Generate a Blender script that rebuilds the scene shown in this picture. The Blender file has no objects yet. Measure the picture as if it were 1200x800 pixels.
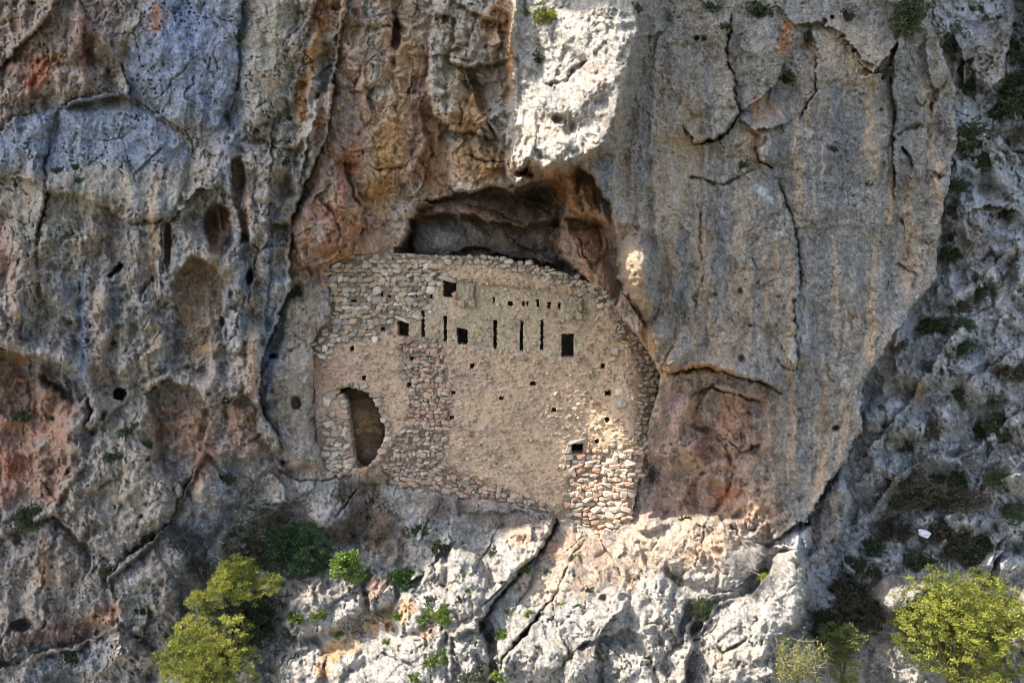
import bpy, math, random
import numpy as np
random.seed(7)
rng = np.random.default_rng(7)
SC = bpy.context.scene
COL = SC.collection

# ------------------------------------------------------------------ camera, sky, sun, exposure
FOC = 1000.0                                   # focal length in photo pixels (photo 1200 x 800)
PITCH = math.radians(6.0)
CAM = np.array([0.0, -50.0, 50.0 * math.tan(PITCH)])
cd = bpy.data.cameras.new('camera')
cd.sensor_width = 36.0
cd.lens = FOC / 1200.0 * 36.0
cd.clip_start = 0.5
cd.clip_end = 6000.0
cam = bpy.data.objects.new('camera', cd)
COL.objects.link(cam)
cam.location = CAM
cam.rotation_euler = (math.radians(90) - PITCH, 0, 0)
SC.camera = cam

SUN = np.array([-0.60, -0.145, 0.78]); SUN /= np.linalg.norm(SUN)
elev = math.asin(SUN[2])
w = bpy.data.worlds.new('World'); SC.world = w; w.use_nodes = True
nt = w.node_tree
sky = nt.nodes.new('ShaderNodeTexSky')
sky.sky_type = 'NISHITA'; sky.sun_disc = False
sky.sun_elevation = elev
sky.sun_rotation = math.atan2(SUN[0], SUN[1])
sky.altitude = 300; sky.air_density = 0.9; sky.dust_density = 2.5; sky.ozone_density = 0.6
bg = nt.nodes['Background']
nt.links.new(sky.outputs[0], bg.inputs[0]); bg.inputs[1].default_value = 0.15
sl = bpy.data.lights.new('sun', 'SUN')
sl.energy = 2.9; sl.angle = math.radians(0.53); sl.color = (1.0, 0.955, 0.89)
so = bpy.data.objects.new('sun', sl); COL.objects.link(so)
so.location = (-40, -40, 60)
from mathutils import Vector
so.rotation_euler = Vector(SUN).to_track_quat('Z', 'Y').to_euler()
SC.view_settings.view_transform = 'Standard'
SC.view_settings.look = 'None'
SC.view_settings.exposure = 1.5
SC.view_settings.gamma = 1.0
SC.view_settings.use_curve_mapping = False
try:
    SC.cycles.use_denoising = True
    SC.cycles.pixel_filter_type = 'BLACKMAN_HARRIS'; SC.cycles.filter_width = 0.85
    SC.cycles.max_bounces = 6
    SC.cycles.diffuse_bounces = 2
except Exception:
    pass

# ------------------------------------------------------------------ noise tools (numpy)
def _h(ix, iy, s):
    n = (ix.astype(np.int64) * 374761393 + iy.astype(np.int64) * 668265263 + s * 2147483647 * 31 + s * 7919) & 0xffffffff
    n = ((n ^ (n >> 13)) * 1274126177) & 0xffffffff
    n = ((n ^ (n >> 16)) * 2246822519) & 0xffffffff
    return ((n ^ (n >> 15)) & 0xffffff) / float(0x1000000)

def perlin(x, y, s=0):
    xi = np.floor(x); yi = np.floor(y); fx = x - xi; fy = y - yi
    xi = xi.astype(np.int64); yi = yi.astype(np.int64)
    def g(ix, iy, dx, dy):
        a = _h(ix, iy, s) * 6.2831853
        return np.cos(a) * dx + np.sin(a) * dy
    u = fx * fx * fx * (fx * (fx * 6 - 15) + 10); v = fy * fy * fy * (fy * (fy * 6 - 15) + 10)
    a = g(xi, yi, fx, fy); b = g(xi + 1, yi, fx - 1, fy)
    c = g(xi, yi + 1, fx, fy - 1); d = g(xi + 1, yi + 1, fx - 1, fy - 1)
    return ((a + (b - a) * u) + ((c + (d - c) * u) - (a + (b - a) * u)) * v) * 1.5

def fbm(x, y, s=0, o=4, gain=0.5):
    r = 0; a = 1.0; t = 0
    for i in range(o):
        r = r + a * perlin(x, y, s + i * 17); t += a
        a *= gain; x = x * 2.03 + 3.7; y = y * 2.03 - 1.3
    return r / t

def ridged(x, y, s=0, o=4, gain=0.55):
    r = 0; a = 1.0; t = 0
    for i in range(o):
        n = 1 - np.abs(perlin(x, y, s + i * 13)) * 1.6
        r = r + a * n; t += a
        a *= gain; x = x * 2.1 + 1.7; y = y * 2.1 + 9.1
    return r / t

def worley(x, y, s=0):
    xi = np.floor(x).astype(np.int64); yi = np.floor(y).astype(np.int64)
    f1 = np.full(x.shape, 9.0); f2 = np.full(x.shape, 9.0)
    cx = np.zeros(x.shape, np.int64); cy = np.zeros(x.shape, np.int64); px = np.zeros(x.shape); py = np.zeros(x.shape)
    for dx in (-1, 0, 1):
        for dy in (-1, 0, 1):
            ix = xi + dx; iy = yi + dy
            qx = ix + _h(ix, iy, s + 1); qy = iy + _h(ix, iy, s + 2)
            d = np.hypot(x - qx, y - qy)
            near = d < f1
            f2 = np.where(near, f1, np.minimum(f2, d))
            f1 = np.where(near, d, f1)
            cx = np.where(near, ix, cx); cy = np.where(near, iy, cy)
            px = np.where(near, x - qx, px); py = np.where(near, y - qy, py)
    return f1, f2, cx, cy, px, py

def facet(x, y, s=0):
    """broken planes: every cell a tilted face of its own"""
    f1, f2, cx, cy, px, py = worley(x, y, s)
    gx = _h(cx, cy, s + 5) * 2 - 1; gy = _h(cx, cy, s + 6) * 2 - 1; o = _h(cx, cy, s + 7) - 0.5
    global CELL
    CELL = _h(cx, cy, s + 9)
    return gx * px + gy * py + o * 0.6, f2 - f1

def chunk(x, y, s=0, k=.5):
    """unbroken chunky surface: the outermost of the tilted bosses round each point"""
    xi = np.floor(x).astype(np.int64); yi = np.floor(y).astype(np.int64)
    b1 = np.full(x.shape, -9.0); b2 = np.full(x.shape, -9.0)
    for dx in (-1, 0, 1):
        for dy in (-1, 0, 1):
            ix = xi + dx; iy = yi + dy
            px = x - ix - _h(ix, iy, s + 1); py = y - iy - _h(ix, iy, s + 2)
            h = (_h(ix, iy, s + 7) - .5) * .7 + ((_h(ix, iy, s + 5) - .5) * px + (_h(ix, iy, s + 6) - .5) * py) * 1.3 - k * (px * px + py * py)
            n = h > b1
            b2 = np.where(n, b1, np.maximum(b2, h)); b1 = np.where(n, h, b1)
    return b1 - .05, b1 - b2

def sstep(a, b, x):
    t = np.clip((x - a) / (b - a), 0, 1)
    return t * t * (3 - 2 * t)

# ------------------------------------------------------------------ pixel <-> place
fwd = np.array([0, math.cos(PITCH), -math.sin(PITCH)]); upv = np.array([0, math.sin(PITCH), math.cos(PITCH)])
def place(u, v, P):
    """the point that stands P metres out from the cliff plane y = 0, on the line of sight of photo pixel u, v"""
    u = np.asarray(u, float); v = np.asarray(v, float); P = np.asarray(P, float)
    a = (u - 600) / FOC; b = (400 - v) / FOC
    dx = a; dy = fwd[1] + upv[1] * b; dz = fwd[2] + upv[2] * b
    t = (-P - CAM[1]) / dy
    return np.stack([dx * t, np.broadcast_to(-P, np.shape(t)) * 1.0, CAM[2] + dz * t], -1)

# ------------------------------------------------------------------ the cliff's grid
def axis(lo, a, b, hi, st, n0, n1):
    mid = np.arange(a, b + st, st)
    k0 = np.linspace(0, 1, n0 + 1)[1:] ** 1.6; k1 = np.linspace(0, 1, n1 + 1)[1:] ** 1.6
    return np.concatenate([(a - (a - lo) * k0)[::-1], mid, mid[-1] + (hi - mid[-1]) * k1])
STEP = 1.25
US = axis(-3400, -14, 1214, 2200, STEP, 84, 36)
VS = axis(-1700, -10, 812, 1500, STEP, 76, 24)
U, V = np.meshgrid(US, VS)
X = U / 20.0; Y = V / 20.0                      # about metres

GU = np.arange(0, 1201, 100); GV = np.arange(0, 801, 100)
CP = np.array([
 #  0    100  200  300  400  500  600  700  800  900 1000 1100 1200
 [2.5, 2.6, 2.4, 3.0, 2.6, 2.4, 3.6, 5.6, 4.6, 4.2, 3.6, 1.6, -1.5],
 [2.0, 2.4, 2.2, 2.6, 1.9, 2.3, 3.2, 5.6, 4.8, 4.4, 3.8, 1.6, -1.0],
 [1.8, 2.0, 1.8, 1.9, 1.3, 1.5, 2.0, 4.8, 4.8, 4.5, 4.0, 1.8, 0.0],
 [1.5, 1.8, 1.5, 1.4, 0.7, -1., -1., 3.6, 4.6, 4.5, 3.8, 1.6, 0.8],
 [1.2, 1.3, 1.2, 1.0, 0.7, -.5, -.5, 1.5, 3.7, 4.1, 3.4, 1.6, 1.5],
 [0.6, 1.2, 1.5, 1.0, 0.7, 0.0, 0.0, 0.6, 1.5, 3.2, 2.8, 2.0, 2.4],
 [1.4, 2.2, 2.1, 1.4, 1.0, 1.2, 1.4, 1.8, 2.2, 2.4, 1.6, 1.4, 2.0],
 [2.6, 3.2, 2.8, 2.6, 3.4, 4.4, 5.0, 5.6, 5.2, 4.6, 1.4, 2.4, 3.4],
 [3.6, 4.2, 4.2, 5.0, 6.6, 8.0, 8.6, 9.2, 9.2, 8.4, 3.2, 4.4, 5.6]])
def catmull(A, t):
    n = A.shape[0]
    i = np.clip(np.floor(t).astype(int), 0, n - 2); f = np.clip(t - i, 0, 1)[:, None]
    p0 = A[np.maximum(i - 1, 0)]; p1 = A[i]; p2 = A[i + 1]; p3 = A[np.minimum(i + 2, n - 1)]
    return 0.5 * (2 * p1 + (p2 - p0) * f + (2 * p0 - 5 * p1 + 4 * p2 - p3) * f * f + (3 * p1 - p0 - 3 * p2 + p3) * f ** 3)
def ctl(A):
    r = catmull(A, np.clip(VS, 0, 800) / 100.0)
    return catmull(r.T.copy(), np.clip(US, 0, 1200) / 100.0).T.copy()
P = ctl(CP)
# below the picture the slope runs on down to the valley
P += np.clip(V - 800, 0, None) * 0.022
# left and right of the picture the cliff runs on
P += np.clip(-U, 0, 900) * 0.002

# wobble for every drawn line
WU = U + 5.0 * fbm(X * 0.55, Y * 0.55, 3, 3) + 3.5 * fbm(X * 2.3, Y * 2.3, 5, 3)
WV = V + 5.0 * fbm(X * 0.55, Y * 0.55, 11, 3) + 3.5 * fbm(X * 2.3, Y * 2.3, 13, 3)
CRK = .25 + .75 * sstep(-.35, .25, fbm(X * .8, Y * .8, 17, 3)); CRW = .75 + .5 * sstep(-.3, .3, fbm(X * 1.3, Y * 1.3, 19, 2))

def win(pts, m):
    p = np.array(pts, float)
    j0, j1 = np.searchsorted(US, [p[:, 0].min() - m, p[:, 0].max() + m]); i0, i1 = np.searchsorted(VS, [p[:, 1].min() - m, p[:, 1].max() + m])
    return slice(i0, max(i1, i0 + 1)), slice(j0, max(j1, j0 + 1))

def linedist(pts, u, v):
    """distance to a polyline, the side (+ = right of travel as seen in the photo) and how far along it (0..1)"""
    p = np.array(pts, float)
    best = np.full(u.shape, 1e9); side = np.zeros(u.shape); al = np.zeros(u.shape)
    seg = np.hypot(*(p[1:] - p[:-1]).T); tot = seg.sum(); acc = 0
    for k in range(len(p) - 1):
        a = p[k]; d = p[k + 1] - a; L = seg[k] + 1e-9
        t = np.clip(((u - a[0]) * d[0] + (v - a[1]) * d[1]) / L ** 2, 0, 1)
        qx = u - a[0] - d[0] * t; qy = v - a[1] - d[1] * t
        dd = np.hypot(qx, qy); m = dd < best
        best = np.where(m, dd, best)
        side = np.where(m, np.sign(d[0] * (v - a[1]) - d[1] * (u - a[0])), side)
        al = np.where(m, (acc + t * L) / tot, al); acc += L
    return best, side, al

def polydist(pts, u, v):
    """signed distance to a closed outline, + inside"""
    d, _, _ = linedist(list(pts) + [pts[0]], u, v)
    inside = np.zeros(u.shape, bool)
    n = len(pts)
    for k in range(n):
        x0, y0 = pts[k]; x1, y1 = pts[(k + 1) % n]
        if y0 == y1: continue
        c = ((y0 > v) != (y1 > v)) & (u < (x1 - x0) * (v - y0) / (y1 - y0) + x0)
        inside ^= c
    return np.where(inside, d, -d)

def lip(pts, h, wd, side=1, ends=0.12):
    """one side of the line stands proud by h at the line and fades over wd pixels"""
    s = win(pts, wd * 3.2 + 8)
    d, sd, al = linedist(pts, WU[s], WV[s])
    tp = np.clip(np.minimum(al, 1 - al) / ends, 0, 1) if ends > 0 else 1.0
    P[s] += np.where(sd == side, 1.35 * h * np.exp(-d / wd), 0) * tp
def crack(pts, dep, wd, ends=0.1):
    s = win(pts, wd * 3 + 10)
    d, sd, al = linedist(pts, WU[s], WV[s])
    tp = np.clip(np.minimum(al, 1 - al) / ends, 0, 1) ** 0.5 if ends > 0 else 1.0
    if dep > 0: P[s] -= 1.4 * dep * np.exp(-(d / (wd * .55 * CRW[s])) ** 2) * tp * CRK[s]
    else: P[s] -= 1.3 * dep * np.exp(-(d / wd) ** 2) * tp
def blob(cu, cv, ru, rv, h, rot=0, pw=1.0, warp=1.0):
    r_ = max(ru, rv) + 12
    s = win([(cu - r_, cv - r_), (cu + r_, cv + r_)], 0)
    du = U[s] + (WU[s] - U[s]) * warp - cu; dv = V[s] + (WV[s] - V[s]) * warp - cv
    c, sn = math.cos(math.radians(rot)), math.sin(math.radians(rot))
    q = ((du * c + dv * sn) / ru) ** 2 + ((-du * sn + dv * c) / rv) ** 2
    P[s] += h * np.clip(1 - q, 0, 1) ** pw
def hole(cu, cv, ru, rv, dep, rot=0):
    blob(cu, cv, ru, rv, -dep, rot, 0.45, 0.5)
def plate(pts, p0, gu, gv, soft=2.0, bulge=0.0):
    """a block with a face of its own: p0 metres out at its middle, tilted gu, gv metres per 100 px, rounded by bulge"""
    s = win(pts, 24)
    d = polydist(pts, WU[s], WV[s]); w_ = sstep(-soft, soft, d)
    c = np.mean(np.array(pts, float), 0)
    f = p0 + gu * (U[s] - c[0]) / 100 + gv * (V[s] - c[1]) / 100 - bulge * np.exp(-np.clip(d, 0, None) / 9.0)
    P[s] = P[s] * (1 - w_) + w_ * f
def area(pts, soft):
    return sstep(-soft, soft, polydist(pts, WU, WV))

# ------------------------------------------------------------------ outlines
WALL = [(384, 312), (396, 304), (418, 297), (446, 296), (482, 297), (520, 299), (560, 300), (592, 304), (622, 310), (652, 318), (680, 327),
        (702, 338), (716, 352), (730, 368), (744, 384), (757, 402), (768, 420), (777, 438), (774, 460), (764, 492), (758, 520), (750, 548), (744, 580),
        (739, 612), (722, 625), (694, 622), (668, 612), (650, 606), (622, 598), (590, 590), (552, 585), (512, 577), (474, 571), (452, 560), (446, 552),
        (428, 550), (404, 556), (388, 556), (378, 546), (372, 520), (369, 490), (367, 450), (364, 420), (363, 402), (374, 384), (386, 374), (384, 345)]
CAVE = [(462, 312), (468, 290), (484, 262), (488, 244), (528, 229), (552, 225), (576, 218), (602, 224), (612, 214), (636, 210), (650, 206), (664, 222), (664, 250),
        (672, 290), (690, 318), (716, 352), (700, 372), (560, 372), (470, 352)]
wall_in = polydist(WALL, U, V)
# ------------------------------------------------------------------ zones of rock character (0..1)
Z_slope = area([(292, 600), (330, 560), (400, 558), (470, 572), (560, 588), (650, 606), (700, 626), (742, 618), (800, 606), (838, 602), (868, 628), (905, 634), (930, 640),
                (950, 668), (960, 720), (1010, 690), (1060, 665), (1120, 672), (1210, 660), (1300, 700), (1300, 1600), (150, 1600), (160, 830), (212, 760), (206, 682), (250, 636)], 8)
Z_gully = area([(1088, -20), (1112, 68), (1124, 112), (1122, 152), (1114, 203), (1102, 258), (1098, 327), (1070, 358), (1036, 405), (1016, 440), (1006, 503), (989, 540), (969, 570), (945, 611),
                (908, 635), (940, 660), (960, 720), (1010, 690), (1060, 665), (1120, 672), (1300, 650), (2000, 640), (2000, -720), (1088, -720)], 6)
Z_right = area([(604, 20), (600, 160), (640, 196), (690, 205), (716, 262), (722, 332), (760, 392), (790, 436), (900, 452), (905, 560), (940, 610), (969, 570), (1006, 503), (1016, 440), (1098, 327),
                (1102, 258), (1122, 152), (1088, -20), (1088, -300), (620, -300)], 14)
Z_cave = area(CAVE, 4)
Z_left = np.clip(1 - Z_slope - Z_gully - Z_right - Z_cave, 0, 1)
print('zones ok')

# ------------------------------------------------------------------ large forms drawn from the photo
# crease down the left of the recess
F = [(412, -20), (400, 30), (394, 80), (390, 120), (381, 165), (358, 216), (341, 260), (338, 338), (324, 381), (311, 412), (302, 459), (305, 483), (322, 505), (334, 540)]
lip(F, 1.3, 34, 1, 0.04); crack(F, 0.5, 4)
lip([(381, -20), (366, 30), (357, 60), (352, 118), (358, 150)], 0.5, 12, -1); crack([(381, -20), (366, 30), (357, 60), (351, 118)], 0.4, 3)
lip([(375, 120), (366, 150), (358, 180), (348, 230)], 0.5, 8, 1)
# bulge of orange rock left of the cave
blob(392, 275, 46, 62, 1.1, 12, 0.8); blob(395, 235, 55, 90, 0.5, 10)
lip([(345, 300), (360, 312), (385, 308), (402, 296), (414, 285)], 1.0, 22, -1); lip([(402, 200), (406, 240), (414, 275)], 0.35, 8, 1)
blob(372, 352, 16, 40, 0.6, 0, .7); lip([(386, 374), (374, 384), (363, 402)], 0.5, 14, -1, 0)
# lumps above the cave
blob(548, 112, 36, 60, 1.5, -18, .7); lip([(510, 60), (508, 128), (518, 150), (535, 157), (548, 178)], 1.1, 16, -1)
lip([(521, 71), (542, 78), (549, 98), (569, 135), (582, 162), (594, 196)], 0.9, 12, -1, .06); crack([(521, 71), (542, 78), (549, 98), (569, 135), (582, 162)], 0.6, 3)
blob(560, 192, 40, 34, 1.5, 10, .7); lip([(528, 206), (540, 220), (570, 222), (592, 222), (604, 212)], .9, 16, -1, .05)
blob(510, 205, 22, 40, 0.9, 0, .7); blob(452, 150, 44, 100, 0.8, 8, .8); blob(440, 235, 38, 40, .6, 0, .7); blob(512, 30, 26, 40, 0.8, 0, .8)
lip([(486, 60), (490, 110), (492, 160), (490, 200), (476, 236)], 0.8, 16, 1)
lip([(532, 12), (562, 22), (588, 38)], 0.9, 16, -1); crack([(532, 12), (562, 22), (590, 38)], 1.0, 3.5)
lip([(548, 40), (556, 64), (572, 84), (590, 90)], .6, 10, -1)
for q in ((570, 64, 24, 30, .8, 20), (585, 110, 14, 34, .9, -10), (478, 20, 22, 26, .5, 0), (430, 40, 30, 70, .5, 0)): blob(*q)
hole(464, 40, 6, 18, 2.0); hole(478, 66, 4, 7, .8); hole(548, 70, 3, 6, .8); hole(543, 226, 5, 8, .8)
lip([(440, 262), (456, 246), (470, 232), (490, 226)], .5, 10, -1); lip([(450, 292), (462, 270), (474, 250)], .5, 10, -1)
# blocks of the recess over the cave
plate([(425, 233), (479, 212), (489, 233), (482, 300), (421, 300)], 1.0, .5, -.4)
plate([(492, 118), (512, 140), (535, 158), (529, 230), (486, 240), (480, 205)], 1.5, 0, -.8)
plate([(410, -20), (456, -20), (462, 83), (456, 118), (402, 184), (390, 137), (396, 50)], 2.3, 1.2, -.3, 2.5, .3)
plate([(456, 115), (492, 110), (498, 175), (480, 212), (425, 236), (402, 184)], 2.3, 1.0, -1.2, 2, .35)
plate([(354, 54), (379, -20), (404, -20), (396, 50), (389, 96), (367, 124), (350, 110)], 2.6, -1.4, .4, 2, .4)
plate([(338, 267), (371, 208), (402, 187), (424, 250), (404, 294), (356, 312)], 2.7, -.4, .6, 2.5, .8)
plate([(456, -20), (508, -20), (506, 60), (494, 112), (462, 110)], 2.3, -1.0, .6, 2, .3)
plate([(525, 0), (594, 30), (597, 70), (548, 76), (525, 60)], 3.4, .8, 1.2, 2, .3)
plate([(546, 79), (595, 71), (602, 125), (602, 172), (572, 140), (558, 117)], 3.1, 1.5, .5, 2, .3)
plate([(508, 15), (534, 20), (527, 71), (547, 79), (552, 108), (537, 156), (514, 142), (500, 104), (504, 54)], 3.6, -.6, 1.6, 2, .7)
plate([(522, 164), (552, 150), (572, 160), (594, 180), (602, 214), (568, 228), (533, 226)], 2.9, .8, 1.0, 2, .7)
plate([(592, 158), (614, 160), (622, 206), (606, 219), (592, 202)], 4.2, 0, .8, 2, .5)
hole(464, 40, 6, 18, 2.0); crack([(414, 30), (440, 34), (456, 30)], .5, 3); crack([(430, 190), (446, 200), (470, 196)], .4, 3); crack([(500, 150), (506, 180), (502, 205)], .5, 3); crack([(545, 180), (566, 190), (590, 190)], .4, 3); crack([(372, 230), (392, 250), (398, 280)], .5, 3); crack([(405, 190), (412, 215), (424, 246)], .9, 4)
# prow
PR = [(604, -20), (602, 20), (597, 54), (602, 101), (604, 162), (597, 202), (609, 216)]
lip(PR, 2.2, 26, -1, 0); blob(650, 90, 60, 130, 0.8, 0, .8); blob(690, 60, 40, 90, .5, 15)
blob(668, 60, 30, 40, 0.5, 30); blob(640, 130, 30, 26, .4, 0); blob(660, 165, 26, 26, .5, 0, .6)
lip([(609, 216), (623, 202), (628, 172), (636, 209), (650, 203), (657, 189), (677, 189), (690, 209), (710, 236), (718, 267), (721, 300), (723, 335), (741, 366), (760, 392), (772, 415), (790, 436)], 1.6, 24, -1, .02)
for a, b in (((628, 170), (612, 210)), ((632, 180), (640, 212)), ((656, 188), (650, 232)), ((677, 195), (684, 250)), ((696, 216), (700, 262)), ((668, 200), (664, 236)), ((706, 236), (692, 270))):
    lip([a, ((a[0] + b[0]) / 2 + 2, (a[1] + b[1]) / 2), b], .8, 7, -1); crack([(a[0] + 3, a[1]), (b[0] + 3, b[1])], .6, 3)
dr_ = sstep(-3, 4, polydist([(604, 204), (628, 174), (656, 190), (678, 190), (694, 210), (714, 240), (722, 268), (690, 262), (656, 242), (640, 217)], WU, WV)); P[:] = P * (1 - dr_) + dr_ * np.minimum(P, 2.2)
plate([(655, 190), (678, 192), (692, 240), (684, 256), (668, 236)], 3.0, -1, .6, 1.5, .4)
plate([(690, 206), (714, 238), (720, 268), (702, 264), (692, 238)], 3.0, 1, .4, 1.5, .4)
plate([(628, 172), (652, 196), (646, 216), (632, 210)], 3.4, 1, .5, 1.5, .4)
for q in ((624, 190, 7, 30, 1.2, 8), (645, 205, 8, 22, 1.2, 0), (668, 212, 8, 26, 1.2, -10), (690, 232, 9, 28, 1.3, -15), (708, 258, 9, 26, 1.0, -5), (612, 196, 9, 26, 1.0, 0)): blob(*q, pw=.6)
lip([(640, 60), (660, 52), (690, 40), (716, 34)], .4, 10, -1); lip([(604, 100), (630, 96), (640, 104), (636, 124)], .4, 10, -1); lip([(626, 116), (650, 130), (668, 128), (690, 112), (716, 92)], .5, 12, 1)
lip([(736, 44), (756, 42), (780, 37)], .5, 14, -1); lip([(690, 100), (704, 78), (716, 62), (736, 50)], .5, 12, 1); crack([(696, 66), (710, 52), (722, 60)], .7, 4)
lip([(645, 150), (660, 140), (672, 160), (676, 180)], .5, 9, 1)
pw_ = area([(603, -60), (599, 60), (605, 190), (640, 200), (672, 196), (712, 176), (738, 112), (752, 40), (756, -60)], 10)
pt_ = 4.3 + np.minimum(U - 600, 122) * .030 + np.clip(V, -20, 200) * .016
P[:] = P * (1 - pw_) + pw_ * (pt_ + .35 * (P - pt_) * .3)
for q in ((640, 40, 30, 34, .6, 20), (690, 30, 30, 40, .7, 30), (634, 110, 26, 30, .6, 10), (676, 120, 30, 24, .7, -30), (650, 165, 20, 24, .6, 0), (706, 80, 22, 40, .6, 25)): blob(q[0], q[1], q[2], q[3], q[4] * .6, q[5], pw=.7)
lip([(626, 116), (650, 130), (668, 128), (690, 112), (716, 92)], .3, 12, 1)
crack([(640, 100), (660, 96), (672, 80), (690, 70)], .5, 4); hole(656, 140, 9, 7, .8); hole(668, 150, 8, 12, .8)
lip([(719, 262), (722, 300), (724, 335), (742, 366), (760, 392)], -2.2, 13, -1, .1)
# right face: bulge and fluting, lower lip
LH = [(770, 428), (786, 438), (800, 434), (824, 431), (851, 435), (874, 442), (900, 450), (918, 462)]
lip(LH, 1.5, 30, -1, .12); crack(LH[1:], 1.2, 4); lip([(806, 460), (834, 452), (861, 462), (896, 470)], .8, 16, -1); crack([(813, 457), (834, 452), (861, 462), (895, 469)], .7, 3)
crack([(776, 440), (782, 420), (790, 404)], .4, 3)
lip([(814, 480), (826, 496), (840, 506), (871, 529), (894, 520)], .5, 14, -1); crack([(840, 506), (871, 529), (894, 521)], .5, 2.5); crack([(806, 498), (828, 502), (850, 520), (862, 548), (850, 580), (830, 604)], .4, 4)
blob(860, 500, 34, 38, .6, 0); blob(800, 530, 26, 60, .5, 10); blob(880, 570, 40, 40, .5)
CI = [(857, 14), (851, 40), (851, 68), (861, 91), (861, 118), (868, 132), (851, 155), (836, 164), (814, 170), (800, 146)]
lip(CI, .7, 16, 1, .05); crack(CI, .6, 3); blob(834, 118, 28, 46, .7, 5); blob(890, 66, 32, 50, .7, 8)
lip([(868, 134), (890, 118), (910, 96), (920, 70), (912, 40)], .7, 16, -1); lip([(866, 140), (880, 150), (905, 150), (928, 140)], .5, 12, -1)
crack([(905, 200), (890, 190), (886, 174), (900, 162)], .8, 3); blob(899, 182, 14, 20, .6); lip([(880, 190), (892, 160), (876, 150)], .4, 8, 1)
crack([(935, 138), (955, 111), (957, 68)], .5, 2.5); lip([(935, 138), (955, 111), (957, 68), (948, 30)], .5, 16, 1)
CJ = [(1062, 20), (1050, 47), (1043, 81), (1048, 135), (1048, 203), (1046, 240)]
crack(CJ, .5, 3); lip(CJ, .5, 16, -1); lip([(1040, 84), (1024, 86), (1040, 66), (1052, 44)], .8, 14, -1)
lip([(906, 0), (930, 30), (960, 24), (986, 40), (1010, 70), (1036, 80)], .4, 14, -1); crack([(980, 50), (988, 42), (996, 50), (990, 58)], .6, 3)
crack([(807, 209), (824, 211), (840, 216), (856, 213), (884, 200)], .4, 3); lip([(807, 209), (824, 211), (840, 216)], .25, 8, -1)
crack([(820, 240), (822, 290), (824, 321), (813, 351), (814, 372)], .3, 2.2); 
CK = [(911, 210), (920, 240), (932, 270), (937, 304), (937, 338), (930, 354), (935, 412), (932, 432), (920, 430), (908, 420)]
lip(CK, .5, 22, 1); crack(CK, .45, 2.6); crack([(1050, 255), (1060, 262), (1062, 285)], .3, 2); crack([(1052, 310), (1074, 322), (1070, 340)], .3, 2.5)
lip([(1056, 170), (1066, 182), (1072, 200), (1064, 220)], .4, 8, -1); crack([(1056, 172), (1068, 186), (1070, 196)], .6, 3); crack([(1052, 160), (1064, 150), (1084, 146)], .4, 3)
for px, h0, h1, wd, am in ((935, 200, 520, 10, .18), (870, 230, 430, 12, .12), (900, 260, 470, 9, .12), (975, 310, 430, 9, .14), (1010, 250, 480, 14, .12), (760, 60, 400, 10, .15), (785, 180, 420, 9, .14), (742, 200, 380, 12, .16), (830, 200, 430, 13, .12)):
    q = [(px, h0), (px + 3, (h0 + h1) / 2), (px - 2, h1)]
    crack(q, am, wd, .3)
    s_ = win(q, 40)
crack([(888, 276), (872, 300)], .1, 4)
for q in ((867, 341, 3, 4, .5), (869, 420, 3, 4, .4), (980, 500, 4, 3, .4), (838, 345, 3, 2, .3), (912, 348, 5, 2, .3), (1000, 60, 3, 3, .5), (965, 25, 3, 4, .5), (975, 20, 3, 3, .5), (843, 160, 5, 4, .8), (832, 166, 4, 3, .7), (816, 44, 4, 3, .5), (826, 45, 3, 3, .4),
          (1097, 112, 3, 9, .6), (1093, 125, 3, 6, .5), (1034, 478, 5, 5, .8), (979, 501, 4, 4, .4), (945, 640, 4, 3, .5)): hole(*q)
# right edge of the face drops back to the gully
EDGE = [(1088, -40), (1092, 30), (1108, 68), (1121, 111), (1121, 152), (1114, 203), (1101, 257), (1098, 327), (1072, 358), (1038, 405), (1020, 432), (1010, 456), (1009, 503), (989, 540), (969, 570), (945, 611), (925, 621), (905, 636)]
lip(EDGE, 1.5, 40, 1, .05); lip(EDGE, -.5, 40, -1, .05); crack(EDGE, .3, 4, .05)
lip([(1086, 30), (1082, 60), (1096, 110), (1090, 180), (1098, 240)], .4, 10, -1)
# left cliff
lip([(69, -14), (57, 17), (25, 56), (0, 79), (-20, 96)], .55, 20, 1); crack([(69, -14), (57, 17), (25, 56), (0, 79)], .4, 3)
LB = [(135, -14), (138, 50), (145, 88), (155, 115), (189, 135), (216, 152), (230, 190)]
lip(LB, .7, 18, 1); crack(LB, .3, 3)
LC = [(-20, 172), (0, 158), (17, 138), (64, 127), (98, 115), (111, 108), (147, 111)]
lip(LC, .6, 22, 1, .05); crack(LC, .3, 3)
crack([(64, 127), (66, 152), (52, 182), (54, 230), (44, 272), (40, 320)], .5, 3); lip([(64, 127), (66, 152), (52, 182), (54, 230), (44, 272)], .5, 16, 1)
crack([(287, -10), (280, 34), (278, 101), (270, 111)], .8, 4); lip([(287, -10), (280, 34), (278, 101), (270, 140)], .7, 20, 1)
lip([(0, 207), (20, 206), (40, 211), (54, 224)], .7, 18, -1); lip([(54, 224), (90, 220), (120, 240), (150, 262), (200, 258), (228, 232)], .4, 14, -1)
lip([(216, 238), (233, 221), (253, 221)], .7, 14, -1); lip([(236, 142), (252, 136), (262, 138)], .6, 8, -1)
lip([(130, 152), (160, 150), (190, 150), (214, 160), (224, 188), (222, 214)], .35, 14, -1)
crack([(294, 149), (312, 140), (334, 125)], .4, 3); lip([(294, 149), (312, 140), (334, 125)], .3, 10, -1)
hole(278, 200, 8, 12, 1.5); blob(282, 240, 10, 42, -.7, -8); hole(248, 264, 8, 24, 1.2); hole(262, 252, 5, 16, .8); hole(196, 272, 5, 12, .7); hole(197, 300, 4, 20, .5)
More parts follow.
